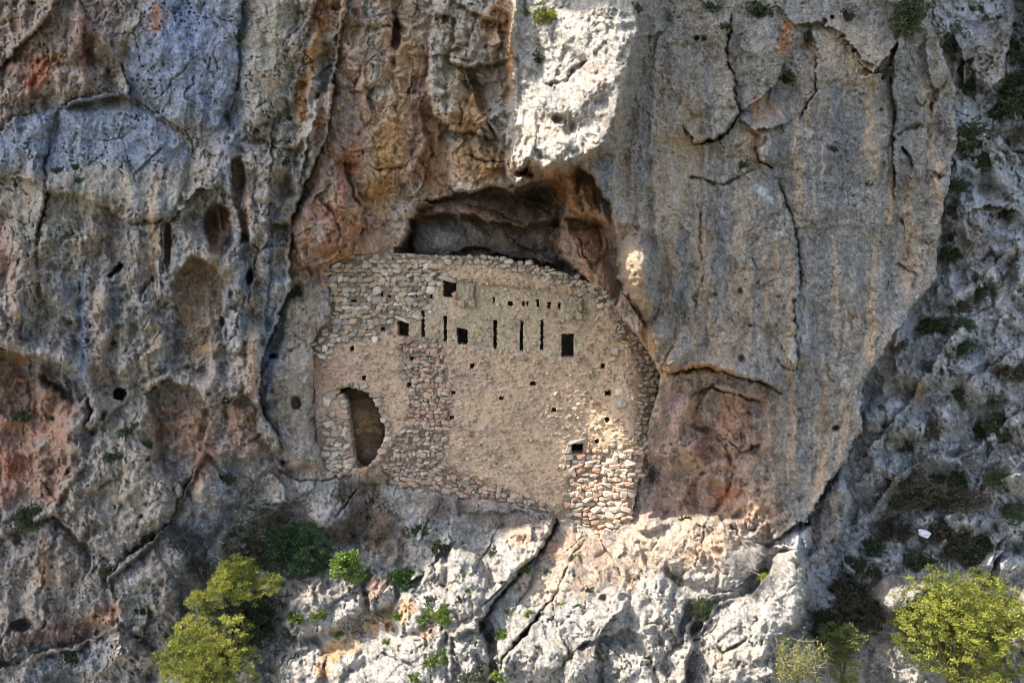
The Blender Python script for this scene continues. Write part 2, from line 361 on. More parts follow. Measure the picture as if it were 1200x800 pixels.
for q in ((307, 51, 3, 3, .6), (96, 22, 3, 4, .6), (18, 216, 3, 3, .4), (80, 220, 3, 3, .4), (292, 325, 5, 8, 1.2), (322, 417, 6, 4, 1.0), (346, 472, 6, 9, 1.2), (140, 462, 8, 7, 1.6), (290, 345, 4, 12, .6), (104, 400, 3, 3, .5), (107, 382, 3, 3, .5), (52, 646, 3, 3, .5), (68, 656, 3, 3, .5), (68, 687, 5, 4, .5)): hole(*q)
# arches of the drip-stone
A1 = [(206, 318), (214, 310), (226, 302), (238, 306), (246, 316)]
lip(A1, .9, 16, -1); blob(228, 355, 30, 56, -.6, 0, .7)
lip([(205, 425), (212, 412), (223, 405), (243, 400), (250, 418)], .6, 12, -1); blob(228, 430, 22, 24, -.7)
A2 = [(172, 462), (182, 452), (194, 444), (216, 451), (233, 459), (246, 480)]
lip(A2, 1.2, 20, -1); crack(A2, .7, 5); lip([(246, 480), (262, 470), (280, 462), (300, 462)], .6, 14, -1)
A3 = [(-20, 398), (0, 405), (20, 415), (51, 422), (68, 425), (88, 436), (101, 459), (108, 482), (100, 500)]
lip(A3, 1.7, 28, -1, .03); crack(A3, .8, 6); blob(30, 490, 66, 70, -.9, 0, .8)
lip([(40, 440), (58, 448), (80, 462)], .6, 8, 1); crack([(30, 452), (50, 446), (70, 456), (84, 470)], .5, 4); blob(54, 455, 12, 9, .5)
crack([(84, 473), (73, 513), (78, 540)], .5, 3.5); lip([(84, 473), (73, 513), (78, 545), (86, 560)], .5, 12, -1); crack([(128, 479), (115, 496), (108, 510)], .6, 4)
lip([(150, 470), (140, 490), (120, 505)], .5, 12, -1)
for px, v0, v1, wd, am in ((92, 310, 460, 11, -.45), (116, 330, 460, 8, .35), (180, 300, 400, 10, -.2), (277, 270, 415, 14, .45), (292, 390, 460, 9, .4), (236, 330, 400, 8, .3), (258, 330, 400, 6, .25), (20, 280, 400, 10, .25), (44, 300, 400, 8, -.25), (70, 270, 380, 10, .25), (142, 260, 380, 12, -.2), (160, 240, 330, 10, .2), (316, 150, 330, 14, .3), (300, 200, 300, 7, -.3), (265, 120, 200, 8, -.3), (330, 260, 400, 8, -.4), (250, 420, 460, 6, .4), (240, 440, 470, 5, .5), (268, 430, 465, 7, .4)):
    crack([(px, v0), (px + 2, (v0 + v1) / 2), (px - 1, v1)], -am, wd, .25)
crack([(128, 326), (145, 309)], .6, 3); crack([(162, 350), (172, 334), (180, 326)], .7, 3); crack([(152, 352), (168, 340)], .4, 2.5)
blob(280, 495, 22, 30, .6); lip([(300, 462), (303, 484), (298, 506), (280, 522)], .6, 16, 1); crack([(188, 545), (198, 520), (208, 500), (206, 480)], .5, 4); blob(222, 500, 26, 40, .5, 10)
lip([(240, 522), (228, 548), (216, 574), (203, 608), (182, 631), (142, 658), (128, 678), (132, 706)], .9, 30, -1, .05); crack([(240, 522), (216, 574), (203, 608), (182, 631), (142, 658), (128, 678)], .35, 4)
lip([(100, 542), (88, 547), (68, 570), (62, 587), (30, 605), (-10, 624)], 1.1, 40, -1, .05); crack([(92, 545), (68, 570), (62, 587), (20, 612)], .8, 10)
blob(130, 580, 70, 60, .6, -30)
lip([(263, 597), (246, 638), (219, 665), (206, 682), (216, 722)], 1.0, 22, 1, .05); blob(236, 625, 22, 38, -.5, 30)
crack([(290, 591), (297, 560), (310, 552)], .5, 3.5); lip([(297, 560), (318, 553), (330, 566), (338, 592)], .6, 16, 1)
WB = [(294, 530), (317, 550), (354, 564), (385, 564), (402, 554)]
crack(WB, .5, 2.5, .05); lip(WB, .4, 18, 1)
lip([(-20, 795), (44, 766), (94, 753), (111, 746), (142, 729), (160, 712)], .9, 26, 1); crack([(0, 787), (44, 766), (94, 753), (142, 729)], .5, 6)
hole(24, 732, 12, 8, .8, -20); hole(8, 738, 9, 9, .7); blob(60, 735, 40, 20, .4, -15)
blob(16, 500, 20, 22, .4); blob(70, 700, 40, 40, .5)
# blocks, ribs and hollows of the left cliff
for pts, p0, gu, gv, bl in (
    ([(70, -20), (134, -20), (146, 108), (100, 114), (60, 128), (0, 82), (60, 17)], 2.1, .4, .3, .3),
    ([(138, 0), (150, -20), (284, -20), (278, 110), (256, 150), (216, 152), (155, 115)], 2.7, .4, -.4, .5),
    ([(-20, 172), (17, 138), (64, 127), (66, 152), (52, 182), (54, 222), (20, 205), (-20, 207)], 2.7, .3, .3, .6),
    ([(66, 127), (147, 111), (190, 137), (216, 152), (230, 190), (200, 255), (150, 262), (120, 240), (54, 224), (54, 182)], 2.4, -.3, .6, .5),
    ([(285, -20), (345, -20), (352, 60), (346, 120), (318, 140), (296, 150), (280, 110)], 3.0, .3, .2, .6),
    ([(298, 152), (340, 130), (348, 170), (338, 230), (318, 262), (300, 230)], 2.5, .5, -.2, .6),
    ([(262, 226), (290, 240), (294, 330), (290, 400), (280, 418), (268, 400), (264, 320)], 2.3, -.3, .3, .9),
    ([(304, 262), (336, 262), (332, 340), (322, 376), (308, 408), (300, 380), (298, 300)], 2.0, .6, .1, .7),
    ([(206, 318), (226, 300), (248, 312), (262, 330), (262, 400), (240, 402), (222, 404), (206, 420), (200, 360)], .35, -.4, .9, -.2),
    ([(243, 252), (252, 240), (268, 246), (274, 280), (262, 302), (246, 298)], .5, 0, .8, 0),
    ([(270, 190), (280, 186), (286, 202), (284, 232), (292, 282), (284, 284), (276, 230)], .9, 0, .4, 0),
    ([(110, 320), (130, 318), (128, 400), (124, 458), (108, 460), (108, 380)], 2.0, 0, .2, .6),
    ([(148, 350), (178, 326), (204, 330), (204, 420), (190, 440), (160, 452), (132, 450), (130, 400)], 1.7, .2, .3, .5),
    ([(-20, 404), (20, 416), (68, 427), (90, 438), (104, 462), (86, 478), (73, 515), (80, 545), (60, 585), (-20, 612)], -.2, .2, 1.3, -.2),
    ([(176, 464), (194, 445), (216, 451), (234, 460), (246, 482), (236, 530), (216, 560), (190, 556), (180, 500)], .7, .3, 1.0, -.2),
    ([(262, 475), (284, 464), (302, 476), (300, 506), (280, 522), (262, 506)], 1.6, 0, .4, .9),
    ([(100, 545), (112, 505), (150, 470), (178, 478), (186, 545), (215, 575), (202, 608), (140, 655), (70, 640), (66, 590)], 2.6, .2, .8, .8),
    ([(240, 530), (268, 560), (265, 597), (248, 638), (220, 665), (206, 682), (180, 660), (184, 632), (204, 608), (218, 575)], 2.5, 0, .9, .8),
    ([(128, 680), (182, 634), (206, 682), (216, 722), (182, 764), (140, 740)], 3.3, .3, .8, .7),
    ([(-20, 640), (60, 602), (130, 660), (126, 690), (140, 728), (94, 752), (44, 766), (-20, 790)], 2.7, .3, .5, .7),
    ([(-20, 796), (44, 770), (94, 757), (142, 733), (184, 766), (160, 830), (-20, 830)], 4.3, .2, 1.0, .8),
    ([(306, 484), (328, 400), (340, 340), (344, 312), (372, 314), (386, 372), (364, 402), (368, 500), (378, 548), (334, 545), (322, 505)], 1.25, -.4, .1, .5),
    ([(280, 524), (302, 508), (334, 548), (318, 556), (300, 566), (290, 594), (268, 590), (268, 560)], 1.5, 0, 1.0, .5)):
    plate(pts, p0 + .4 * (bl > 0), gu, gv, 2.6, bl)
for q in ((292, 325, 5, 9, 1.4), (322, 417, 6, 4, 1.0), (346, 472, 6, 9, 1.2), (140, 462, 8, 7, 1.6), (250, 268, 6, 20, .7), (262, 256, 4, 14, .6), (197, 285, 4, 24, .9), (24, 732, 13, 8, .9)): hole(*q)
crack([(128, 326), (145, 309)], .8, 4); crack([(162, 350), (172, 334), (180, 326)], .9, 4); crack([(20, 452), (50, 444), (70, 456), (86, 474)], .9, 5); blob(54, 458, 14, 10, .8); blob(30, 446, 20, 8, .5)
# cave over the wall
cave_d = polydist(CAVE, WU, WV)
ca = sstep(-3, 5, cave_d)
deep = -0.9 - 2.6 * sstep(222, 296, V) + 0.35 * sstep(470, 500, U) - 1.0 * sstep(560, 640, U) * sstep(240, 300, V)
P[:] = P * (1 - ca) + ca * deep
blob(520, 272, 40, 34, 1.7, -8, .7, .6); blob(590, 240, 60, 16, 1.0, 18, .6); blob(600, 272, 46, 12, 1.1, 28, .6); blob(640, 262, 40, 10, .8, 24, .6); blob(640, 290, 30, 22, 1.5, 30, .7)
blob(556, 250, 44, 12, .9, 25, .7)
plate([(479, 258), (525, 246), (550, 267), (552, 290), (525, 300), (483, 300)], -1.3, .4, .8, 2, .7)
plate([(537, 246), (592, 262), (654, 258), (656, 285), (628, 292), (656, 314), (552, 290)], -1.9, -.6, -.6, 2, .4)
plate([(496, 233), (537, 226), (583, 219), (648, 248), (617, 268), (558, 251), (533, 247)], -.5, -.4, .8, 2, .4)
lip([(500, 244), (528, 250), (556, 252), (580, 262), (606, 282), (626, 300)], .9, 10, -1, .08); lip([(540, 236), (569, 243), (602, 258), (630, 262)], .8, 9, -1, .08)
lip([(610, 226), (630, 240), (650, 240)], -.8, 14, 1); hole(634, 230, 16, 10, 1.6, 15); hole(652, 262, 6, 7, 1.2)
crack([(480, 300), (482, 276), (484, 260)], .7, 4)
BO = [(658, 250), (690, 256), (718, 266), (727, 300), (731, 338), (722, 356), (700, 340), (676, 322), (658, 304), (652, 284)]
bo = sstep(-4, 5, polydist(BO, WU, WV)); P[:] = P * (1 - bo) + bo * (0.5 - (V - 300) * 0.006 - ((U - 690) / 40) ** 2 * 1.2)
lip([(668, 254), (690, 262), (714, 270)], -.7, 12, 1)
crack([(700, 262), (706, 290), (700, 316)], .35, 3); crack([(676, 276), (684, 300), (704, 322)], .35, 3)
# the room behind the wall
inn = sstep(1.0, 6.0, polydist(WALL, U + .7 * (WU - U), V + .7 * (WV - V))); P[:] = P * (1 - inn) + inn * np.minimum(P, -4.0 + 0.4 * fbm(X * .5, Y * .5, 40))
blob(424, 492, 46, 62, 2.7, 0, .8, .3)
for k, vv in enumerate((470, 482, 492, 499, 508)): lip([(396, vv + 4), (430, vv - 2), (458, vv + 2)], .35 + .1 * (k % 2), 5, -1, .05)
blob(436, 545, 30, 24, 1.3, 0, .8, .4)
blob(795, 572, 46, 40, -.8, 0, .7); blob(852, 578, 44, 34, -.9, 0, .7)
# foot of the wall: soil fan and slabs
blob(440, 590, 44, 44, .5, 0, .8); blob(392, 598, 40, 26, .7, -35, .7); blob(560, 600, 90, 24, .6, 12, .7)
lip([(470, 572), (476, 600), (480, 628), (500, 640)], .5, 12, -1); lip([(420, 572), (408, 590), (394, 604), (378, 622)], .4, 10, -1); crack([(420, 572), (408, 590), (394, 604)], .4, 3)
lip([(508, 586), (504, 612), (500, 640)], .4, 8, -1)
C1 = [(652, 606), (648, 625), (633, 648), (616, 662), (596, 685), (562, 728), (556, 760), (566, 800)]
crack(C1, 1.1, 4.5, .03); lip(C1, .8, 26, 1, .03); 
C2 = [(692, 624), (677, 645), (656, 689), (636, 716), (619, 739), (592, 770), (570, 812)]
crack(C2, .5, 3, .05); lip(C2, .35, 18, -1)
crack([(636, 716), (619, 739), (596, 766)], .9, 4)
lip([(470, 690), (500, 668), (520, 640), (534, 632)], .6, 14, -1)
# the sunlit lumps at the bottom
for cu, cv, ru, rv, h, rot in ((548, 690, 22, 42, 1.2, 25), (512, 690, 20, 36, .9, 15), (486, 735, 18, 20, 1.0, 0), (480, 700, 14, 14, .8, 0), (446, 690, 16, 22, 1.0, 0), (545, 765, 26, 34, 1.3, 10), (470, 780, 60, 36, 1.0, -20), (400, 790, 40, 30, .9, -20), (376, 690, 38, 34, .9, -40),
                               (352, 775, 30, 26, 1.0, -30), (600, 640, 40, 26, .8, -20), (690, 680, 70, 60, .6, -40), (620, 770, 50, 40, .6, -40), (740, 740, 60, 60, .9, 0), (770, 650, 50, 40, .8, 0), (850, 640, 50, 36, 1.2, 10), (840, 690, 44, 34, .9, 0), (700, 790, 40, 36, .8, 0), (760, 700, 26, 50, .6, 20),
                               (820, 780, 40, 40, .8, 0), (1052, 694, 34, 22, 1.4, -12), (1080, 690, 30, 20, .9, 0), (925, 626, 24, 12, .8, 0)):
    blob(cu, cv, ru, rv, h * 1.15, rot, .75)
BD = [(911, 651), (932, 645), (945, 665), (945, 699), (935, 729), (911, 750), (903, 815), (798, 815), (813, 746), (844, 709), (888, 695), (901, 672)]
bd = polydist(BD, WU, WV)
P += sstep(-5, 4, bd) * (1.7 + 1.3 * np.clip(bd / 30, 0, 1)) * (bd > -6)
lip([(742, 618), (800, 610), (838, 602), (866, 630), (893, 636)], .9, 26, 1, .05); crack([(838, 602), (866, 630), (893, 636), (910, 640)], .5, 4)
lip([(860, 690), (830, 700), (806, 730), (798, 770)], .8, 14, -1); lip([(888, 640), (880, 670), (860, 690)], .6, 16, 1)
lip([(756, 660), (770, 690), (786, 720)], .5, 12, 1); lip([(700, 745), (720, 720), (750, 705), (786, 690)], .5, 12, -1); lip([(690, 770), (720, 770), (750, 760)], .5, 10, -1)
for q in ((693, 762, 16, 12, 1.2, 0), (781, 676, 12, 18, .8, 0), (816, 742, 8, 16, 1.2, 10), (810, 786, 8, 22, 1.4, 5), (570, 748, 12, 26, 1.4, -12), (576, 790, 9, 18, 1.2, 0), (522, 752, 5, 20, .6, -10), (760, 655, 5, 10, .5, 0), (730, 700, 6, 5, .5, 0), (706, 700, 5, 4, .5, 0), (460, 735, 10, 8, .5, 0), (906, 716, 5, 10, .6, 0)): hole(*q)
for pts, p0, gu, gv, bl in (
    ([(530, 640), (556, 648), (568, 672), (562, 712), (545, 728), (526, 716), (518, 690)], 4.9, 1.0, 3.0, .9),
    ([(496, 668), (518, 650), (526, 690), (524, 716), (500, 712), (490, 690)], 4.1, 1.0, 3.0, .8),
    ([(462, 702), (484, 690), (500, 712), (498, 742), (474, 750), (460, 728)], 5.0, 1.0, 3.0, .8),
    ([(430, 690), (450, 672), (463, 690), (458, 712), (436, 716)], 4.0, .5, 2.0, .6),
    ([(340, 702), (380, 668), (420, 680), (430, 712), (396, 738), (350, 752), (330, 730)], 4.0, .5, 2.6, .8),
    ([(400, 792), (440, 757), (480, 744), (524, 737), (528, 830), (400, 830)], 6.7, .8, 3.0, .8),
    ([(528, 747), (558, 736), (574, 770), (574, 830), (530, 830)], 7.4, 1.0, 3.2, .9),
    ([(330, 772), (370, 757), (386, 800), (384, 830), (316, 830)], 6.0, .8, 3.0, .8),
    ([(744, 626), (800, 611), (838, 604), (866, 631), (892, 642), (878, 672), (850, 692), (812, 690), (780, 668), (756, 660)], 4.2, .8, 2.6, 1.0),
    ([(756, 664), (780, 672), (806, 700), (794, 740), (762, 762), (730, 745), (735, 700)], 6.3, .8, 3.0, .9),
    ([(700, 748), (735, 738), (762, 767), (784, 830), (700, 830)], 7.7, .6, 3.0, .9),
    ([(1030, 702), (1052, 682), (1090, 678), (1102, 690), (1070, 712), (1040, 718)], 4.6, .5, 2.2, .8),
    ([(908, 640), (925, 622), (948, 616), (946, 640), (930, 646)], 2.8, 0, 2.0, .6)):
    plate(pts, p0 + 1.2, gu, gv, 4.0, bl * .9)
bd = polydist(BD, WU, WV); w_ = sstep(-3, 3, bd); P[:] = P * (1 - w_) + w_ * (8.0 + (V - 720) * .022 + (U - 870) * .008 - 1.1 * np.exp(-np.clip(bd, 0, None) / 10))
blob(749, 322, 25, 56, 4.4, -8, .8, 1.4)
# gully forms
lip([(1100, 611), (1154, 574), (1200, 550), (1260, 520)], 1.0, 22, 1, .05)
for pts, h, wd, sd in (([(1060, 480), (1084, 440), (1110, 400), (1130, 372)], .8, 18, 1), ([(1010, 540), (1040, 500), (1070, 470)], .7, 18, 1), ([(1130, 540), (1160, 510), (1200, 480)], .8, 18, 1), ([(1150, 330), (1170, 300), (1200, 280)], .8, 18, 1), ([(1124, 250), (1160, 240), (1200, 250)], .7, 16, -1),
                      ([(1020, 600), (1050, 560), (1080, 540)], .7, 16, 1), ([(1130, 460), (1150, 440), (1200, 400)], .8, 16, 1), ([(1186, 0), (1186, 40), (1176, 90), (1150, 110)], 1.4, 24, 1), ([(1116, 40), (1130, 60), (1126, 100)], .6, 12, -1), ([(1140, 150), (1170, 160), (1200, 190)], .8, 16, 1)):
    lip(pts, h, wd, sd)
blob(968, 612, 22, 56, .8, 22, .7); lip([(985, 555), (1000, 585), (985, 620), (965, 668)], .5, 10, 1)
for k in range(46):
    cu = 1020 + random.random() * 190; cv = 130 + random.random() * 540
    if cu < 1100 and cv < 400: continue
    blob(cu, cv, 8 + 22 * random.random(), 7 + 16 * random.random(), .3 + .6 * random.random(), -40 + 30 * random.random(), .6)
print('forms ok')

# ------------------------------------------------------------------ rock relief
wx = X + .45 * fbm(X * .6, Y * .6, 61, 3); wy = Y + .45 * fbm(X * .6, Y * .6, 67, 3)
f_hug, e_hug = chunk(wx * .19 + 3, wy * .15, 70)
f_big, e_big = chunk(wx * .42, wy * .30, 71)
f_mid, e_mid = chunk(wx * 1.05, wy * .78, 75)
dx_ = (wx * .77 - wy * .64); dy_ = (wx * .64 + wy * .77)          # along the joints that run down to the left
f_dia, e_dia = chunk(dx_ * .75, dy_ * .30, 79)
f_dis, e_dis = chunk(dx_ * 2.2, dy_ * .9, 83)
f_sm, e_sm = chunk(wx * 2.7, wy * 2.0, 87)
f_brk, e_brk = facet(wx * .36 + .1 * wy, wy * .22, 89)
rg = ridged(wx * .42, wy * .42, 91, 5, .42)
rgf = ridged(wx * 1.7, wy * 1.5, 95, 4, .42)
fb = fbm(wx * .35, wy * .3, 101, 6, .42)
fbf = fbm(X * 2.5, Y * 2.0, 105, 5, .5)
fbx = fbm(X * 7.0, Y * 6.0, 109, 3, .6)
flute = fbm(wx * 1.4, wy * .14, 113, 4, .45)
flutef = fbm(wx * 4.5, wy * .35, 115, 3)
quiet = sstep(-.25, .35, fbm(X * .12, Y * .12, 119, 3))           # some stretches of the face are smoother
patch = sstep(-.15, .3, fbm(X * .22 + 5, Y * .22, 123, 3))        # and some of the slope rougher
hide = 1 - inn
f_bk2, e_bk2 = facet(wx * 1.0 + .2 * wy, wy * .6, 97); cell2 = CELL
f_bk3, e_bk3 = facet(wx * 2.6 - .3 * wy, wy * 1.5, 99); cell3 = CELL
jm = sstep(-.1, .25, fbm(X * .3 + 9, Y * .3, 127, 3)); jm2 = sstep(-.1, .3, fbm(X * .35 + 2, Y * .3 + 7, 129, 3))
hump = area([(385, -60), (600, -60), (604, 220), (500, 232), (440, 300), (345, 310), (345, 262), (392, 160), (398, 60)], 12)
calm = 1 - .6 * area([(140, 20), (190, -30), (340, -30), (330, 110), (262, 150), (232, 200), (200, 250), (120, 240), (-20, 300), (-20, 170), (60, 130), (146, 112)], 20)
calm = calm * (1 - .62 * hump)
rel = Z_left * calm * (1.6 * f_hug + (.6 + .9 * quiet) * f_big + (.22 + .40 * quiet) * f_mid + .09 * f_sm * quiet + .9 * fb + .40 * (1 - hump) * flute * (1 - .6 * sstep(420, 520, V)) + .12 * flutef * (1 - hump) * (1 - sstep(420, 500, V)) + .7 * (rg - .6) + .22 * fbf + .22 * (rgf - .6) + .05 * fbx + .45 * f_brk * jm + .30 * f_bk2 * (.4 + .6 * jm2) + .12 * f_bk3 * (.4 + .6 * jm))
rel += Z_right * (.7 * fb + .45 * f_big + .12 * f_mid + .22 * flute + .07 * flutef + .10 * fbf + .09 * (rgf - .6) + .04 * fbx)
prow = area([(600, -60), (600, 170), (640, 200), (680, 190), (715, 100), (740, 40), (760, -60)], 14)
rel += prow * (.3 * f_big + .22 * f_mid + .09 * f_sm + .12 * (rgf - .6) + .08 * fbf + .06 * f_bk3)
rel += hump * (.3 * f_big + .35 * f_mid + .5 * f_dia + .26 * (rgf - .6) + .12 * f_sm + .2 * f_dis + .22 * f_bk2 + .10 * f_bk3)
rel += Z_cave * (.5 * fb + .7 * f_dia + .24 * f_mid + .10 * f_dis + .08 * fbf)
foot = sstep(560, 680, V)
slab = area([(652, 606), (742, 620), (800, 606), (800, 650), (740, 672), (712, 700), (680, 750), (600, 760), (570, 740), (598, 690), (636, 650)], 14)
rel += Z_slope * (1 - .6 * slab) * (.6 * fb + 1.0 * f_hug * foot + .55 * f_big + .55 * f_dia * (.4 + .6 * foot) + (.20 + .30 * patch) * f_mid + (.06 + .16 * patch) * f_dis + (.04 + .14 * patch) * f_sm + .4 * (rg - .6) + (.10 + .24 * patch) * (rgf - .6) + (.10 + .12 * patch) * fbf + .05 * fbx)
rel += Z_gully * (.7 * fb + 1.5 * f_hug + 1.2 * f_big + .8 * f_dia + .12 * f_dis + .28 * f_mid + .09 * f_sm + .7 * (rg - .6) + .20 * (rgf - .6) + .12 * fbf + .04 * fbx)
# a few open joints and solution pits
rel += f_brk * jm * (.55 * Z_slope + .7 * Z_gully + .3 * hump + .22 * Z_right) + f_bk2 * jm2 * (.34 * Z_slope + .40 * Z_gully + .40 * hump + .04 * Z_right + .2 * Z_cave) + f_bk3 * (.12 * Z_slope * (.4 + .6 * patch) + .12 * Z_gully + .06 * hump)
jn = np.exp(-(e_brk / .02) ** 2) * .22 * jm * (Z_slope + Z_gully + .6 * Z_left + .2 * Z_right)
pf1, _, pcx, pcy, _, _ = worley(X * 1.9, Y * 1.7, 131)
pk = (_h(pcx, pcy, 133) > .72) * np.exp(-(pf1 / (.05 + .12 * _h(pcx, pcy, 135))) ** 2)
rel -= jn + pk * (.15 * Z_slope + .30 * Z_gully + .10 * Z_left + .05 * Z_right)
hl = np.exp(-(fbm(wx * .55, wy * .32, 141, 4, .55) / .011) ** 2) * sstep(-.05, .3, fbm(X * .4, Y * .4, 143, 2)) + .8 * np.exp(-(fbm(dx_ * .7, dy_ * .3, 145, 4, .55) / .010) ** 2) * sstep(0, .3, fbm(X * .4 + 3, Y * .4, 147, 2))
q1, _, qx, qy, _, _ = worley(X * 4.2, Y * 3.8, 149)
pk2 = (_h(qx, qy, 151) > .80) * sstep(.30, .14, q1) * sstep(-.1, .25, fbm(X * .5, Y * .5, 153, 2))
rel -= hl * (.22 * Z_left + .14 * Z_right + .26 * Z_slope + .26 * Z_gully + .2 * Z_cave) + pk2 * (.16 * Z_left + .11 * Z_right * (1 - prow) + .07 * Z_slope + .16 * Z_gully + .1 * Z_cave)
P += rel * hide
def boxblur(a, n):
    for ax in (0, 1):
        c = np.cumsum(np.concatenate([np.repeat(np.take(a, [0], ax), n + 1, ax), a, np.repeat(np.take(a, [-1], ax), n, ax)], ax), ax)
        m = a.shape[ax]
        a = (np.take(c, np.arange(2 * n + 1, 2 * n + 1 + m), ax) - np.take(c, np.arange(0, m), ax)) / (2 * n + 1)
    return a
sm = boxblur(boxblur(P, 9), 9); sm2 = boxblur(boxblur(P, 26), 26)
inframe = sstep(-14, 4, U) * (1 - sstep(1200, 1214, U)) * (1 - sstep(800, 812, V)) * sstep(-10, 4, V) * (wall_in < -14)
away = sstep(-10, -34, wall_in)
P += inframe * away * (np.clip(P - sm, -.7, .5) * (.6 * Z_left * (1 - .4 * hump) + .35 * Z_right * (1 - prow) + .30 * Z_slope + .8 * Z_gully + .7 * Z_cave) + np.clip(sm - sm2, -1.2, 1.0) * (.4 * Z_left * (1 - .7 * hump) + .2 * Z_right * (1 - prow) + .0 * Z_slope + .6 * Z_gully + .3 * Z_cave))
print('relief ok')

# ------------------------------------------------------------------ unseen brow added above the picture, its lip shaped to cast the shade
# where the sun's rays that graze its lip cross z = 31: metres along the cliff, metres out from the cliff plane
SHADE_BROW = [(-80, 15.0), (-60, 13.8), (-52, 13.1), (-44, 12.2), (-38, 11.5), (-31.6, 10.85), (-28.8, 9.35), (-26.7, 8.55), (-23.5, 8.0), (-21.5, 7.6), (-20.6, 7.8), (-20.0, 10.3), (-15.4, 10.3), (-14.9, 7.9), (-8.1, 6.95), (-7.1, 10.95), (-3.5, 12.0), (8, 13.0), (16, 13.5), (40, 14.0)]
DZ = 17.5; RS = -SUN[1] / SUN[2]; RX = SUN[0] / SUN[2]           # the lip itself hangs that much higher
bx0 = [q + DZ * RX for q, p in SHADE_BROW]; bp0 = [p + DZ * RS for q, p in SHADE_BROW]
xb = (U - 600) / 1000 * (50 - 14.0) / (fwd[1] + upv[1] * (400 - V) / 1000)
k_ = sstep(-760, -1130, V)
P = P * (1 - k_) + k_ * (np.interp(xb, bx0, bp0) + .3 * f_big)
P = np.where(V < -1200, P - np.clip(-1200 - V, 0, None) * .01, P)

# ------------------------------------------------------------------ mineral colours of the rock
def lin(c):
    c = np.array(c, float) / 255.0
    return np.where(c <= .04045, c / 12.92, ((c + .055) / 1.055) ** 2.4)
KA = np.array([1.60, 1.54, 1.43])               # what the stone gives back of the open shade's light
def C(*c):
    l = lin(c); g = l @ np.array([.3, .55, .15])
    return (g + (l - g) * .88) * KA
n1 = fbm(X * .25, Y * .18, 201, 4); n2 = fbm(X * 1.1, Y * .8, 205, 5, .6); n3 = fbm(X * 4.0, Y * 3.2, 209, 4, .65); n4 = fbm(wx * 2.0, wy * .22, 213, 4); n5 = fbm(X * 9, Y * 9, 217, 2)
COLR = np.empty(U.shape + (3,))
COLR[:] = C(120, 114, 107)
def mixc(wt, c):
    w_ = np.clip(wt, 0, 1)[..., None]
    COLR[:] = COLR * (1 - w_) + w_ * np.array(c)
def rag(a, b, n=None): return sstep(a, b, n2 if n is None else n)
def cpoly(pts, c, soft=14, al=1.0, ns=.5):
    s = win(pts, soft + 40)
    m = sstep(-soft, soft, polydist(pts, WU[s], WV[s]) + 16 * n2[s] + 14 * n3[s]) * al * (1 - ns + ns * 2 * sstep(-.5, .5, n2[s] + .5 * n3[s]))
    m = np.clip(m, 0, 1)[..., None]
    COLR[s] = COLR[s] * (1 - m) + m * C(*c)
def cell(cu, cv, ru, rv, c, al=1.0, rot=0, ns=.5):
    R_ = max(ru, rv) * 1.3 + 16
    s = win([(cu - R_, cv - R_), (cu + R_, cv + R_)], 0)
    du = WU[s] + 6 * n2[s] - cu; dv = WV[s] + 6 * n3[s] - cv
    c_, s_ = math.cos(math.radians(rot)), math.sin(math.radians(rot))
    q = np.sqrt(((du * c_ + dv * s_) / ru) ** 2 + ((-du * s_ + dv * c_) / rv) ** 2) + .55 * n2[s] + .5 * n3[s] + .2 * n5[s]
    m = np.clip((1 - sstep(.5, 1.1, q)) * al * (1 - ns + ns * 2 * sstep(-.5, .5, n2[s] + .5 * n3[s])), 0, 1)[..., None]
    COLR[s] = COLR[s] * (1 - m) + m * C(*c)
def cstreak(pts, wd, c, al=.8, ns=.6):
    s = win(pts, wd * 2.5 + 12)
    d, _, aL = linedist(pts, WU[s], WV[s])
    m = np.exp(-(d / wd + .5 * n3[s] + .4 * n2[s]) ** 2) * al * np.clip(np.minimum(aL, 1 - aL) / .2, 0, 1) * (1 - ns + ns * 2 * sstep(-.5, .5, n4[s] + .6 * n3[s]))
    m = np.clip(m, 0, 1)[..., None]
    COLR[s] = COLR[s] * (1 - m) + m * C(*c)
def drip(u, v0, v1, wd, c, al=.8): cstreak([(u, v0), (u + 2, (v0 + v1) / 2), (u - 1, v1)], wd, c, al)

BLUE = (96, 104, 118); TAN = (152, 130, 110); OCH = (160, 122, 80); RUST = (140, 92, 66); PALE = (178, 166, 150); GREY = (120, 117, 112)
mixc(Z_left * rag(-.3, .5, n1) * .6, C(134, 120, 108))
# left cliff
cpoly([(-900, -720), (130, -720), (135, 0), (146, 108), (100, 116), (0, 152), (-900, 300)], (134, 118, 108), 14, .9)
cpoly([(150, 60), (190, -20), (288, -20), (280, 110), (256, 166), (200, 142), (232, 190), (190, 206), (120, 190), (60, 204), (-20, 204), (-20, 166), (20, 136), (100, 116), (146, 110)], (101, 108, 121), 14, 1.0, .3)
cell(215, 30, 40, 60, (92, 104, 126), .8); cell(240, 90, 30, 50, (98, 106, 122), .7); cell(100, 160, 70, 40, (104, 111, 123), .6)
cpoly([(60, 210), (200, 200), (230, 190), (236, 220), (200, 262), (120, 240), (50, 300), (-20, 300), (-20, 212)], (117, 113, 104), 16, .8)
cell(46, 80, 30, 18, RUST, .9, -20); cell(40, 96, 20, 12, (150, 84, 56), .7, -30); cell(10, 80, 14, 10, (120, 84, 70), .6); drip(98, 10, 90, 8, (148, 108, 92), .7); drip(182, 0, 42, 9, (140, 102, 88), .9); drip(128, 10, 90, 7, (98, 94, 94), .7); drip(112, 40, 100, 5, (100, 94, 92), .6); drip(140, 0, 150, 6, PALE, .5); drip(152, 20, 60, 6, PALE, .4)
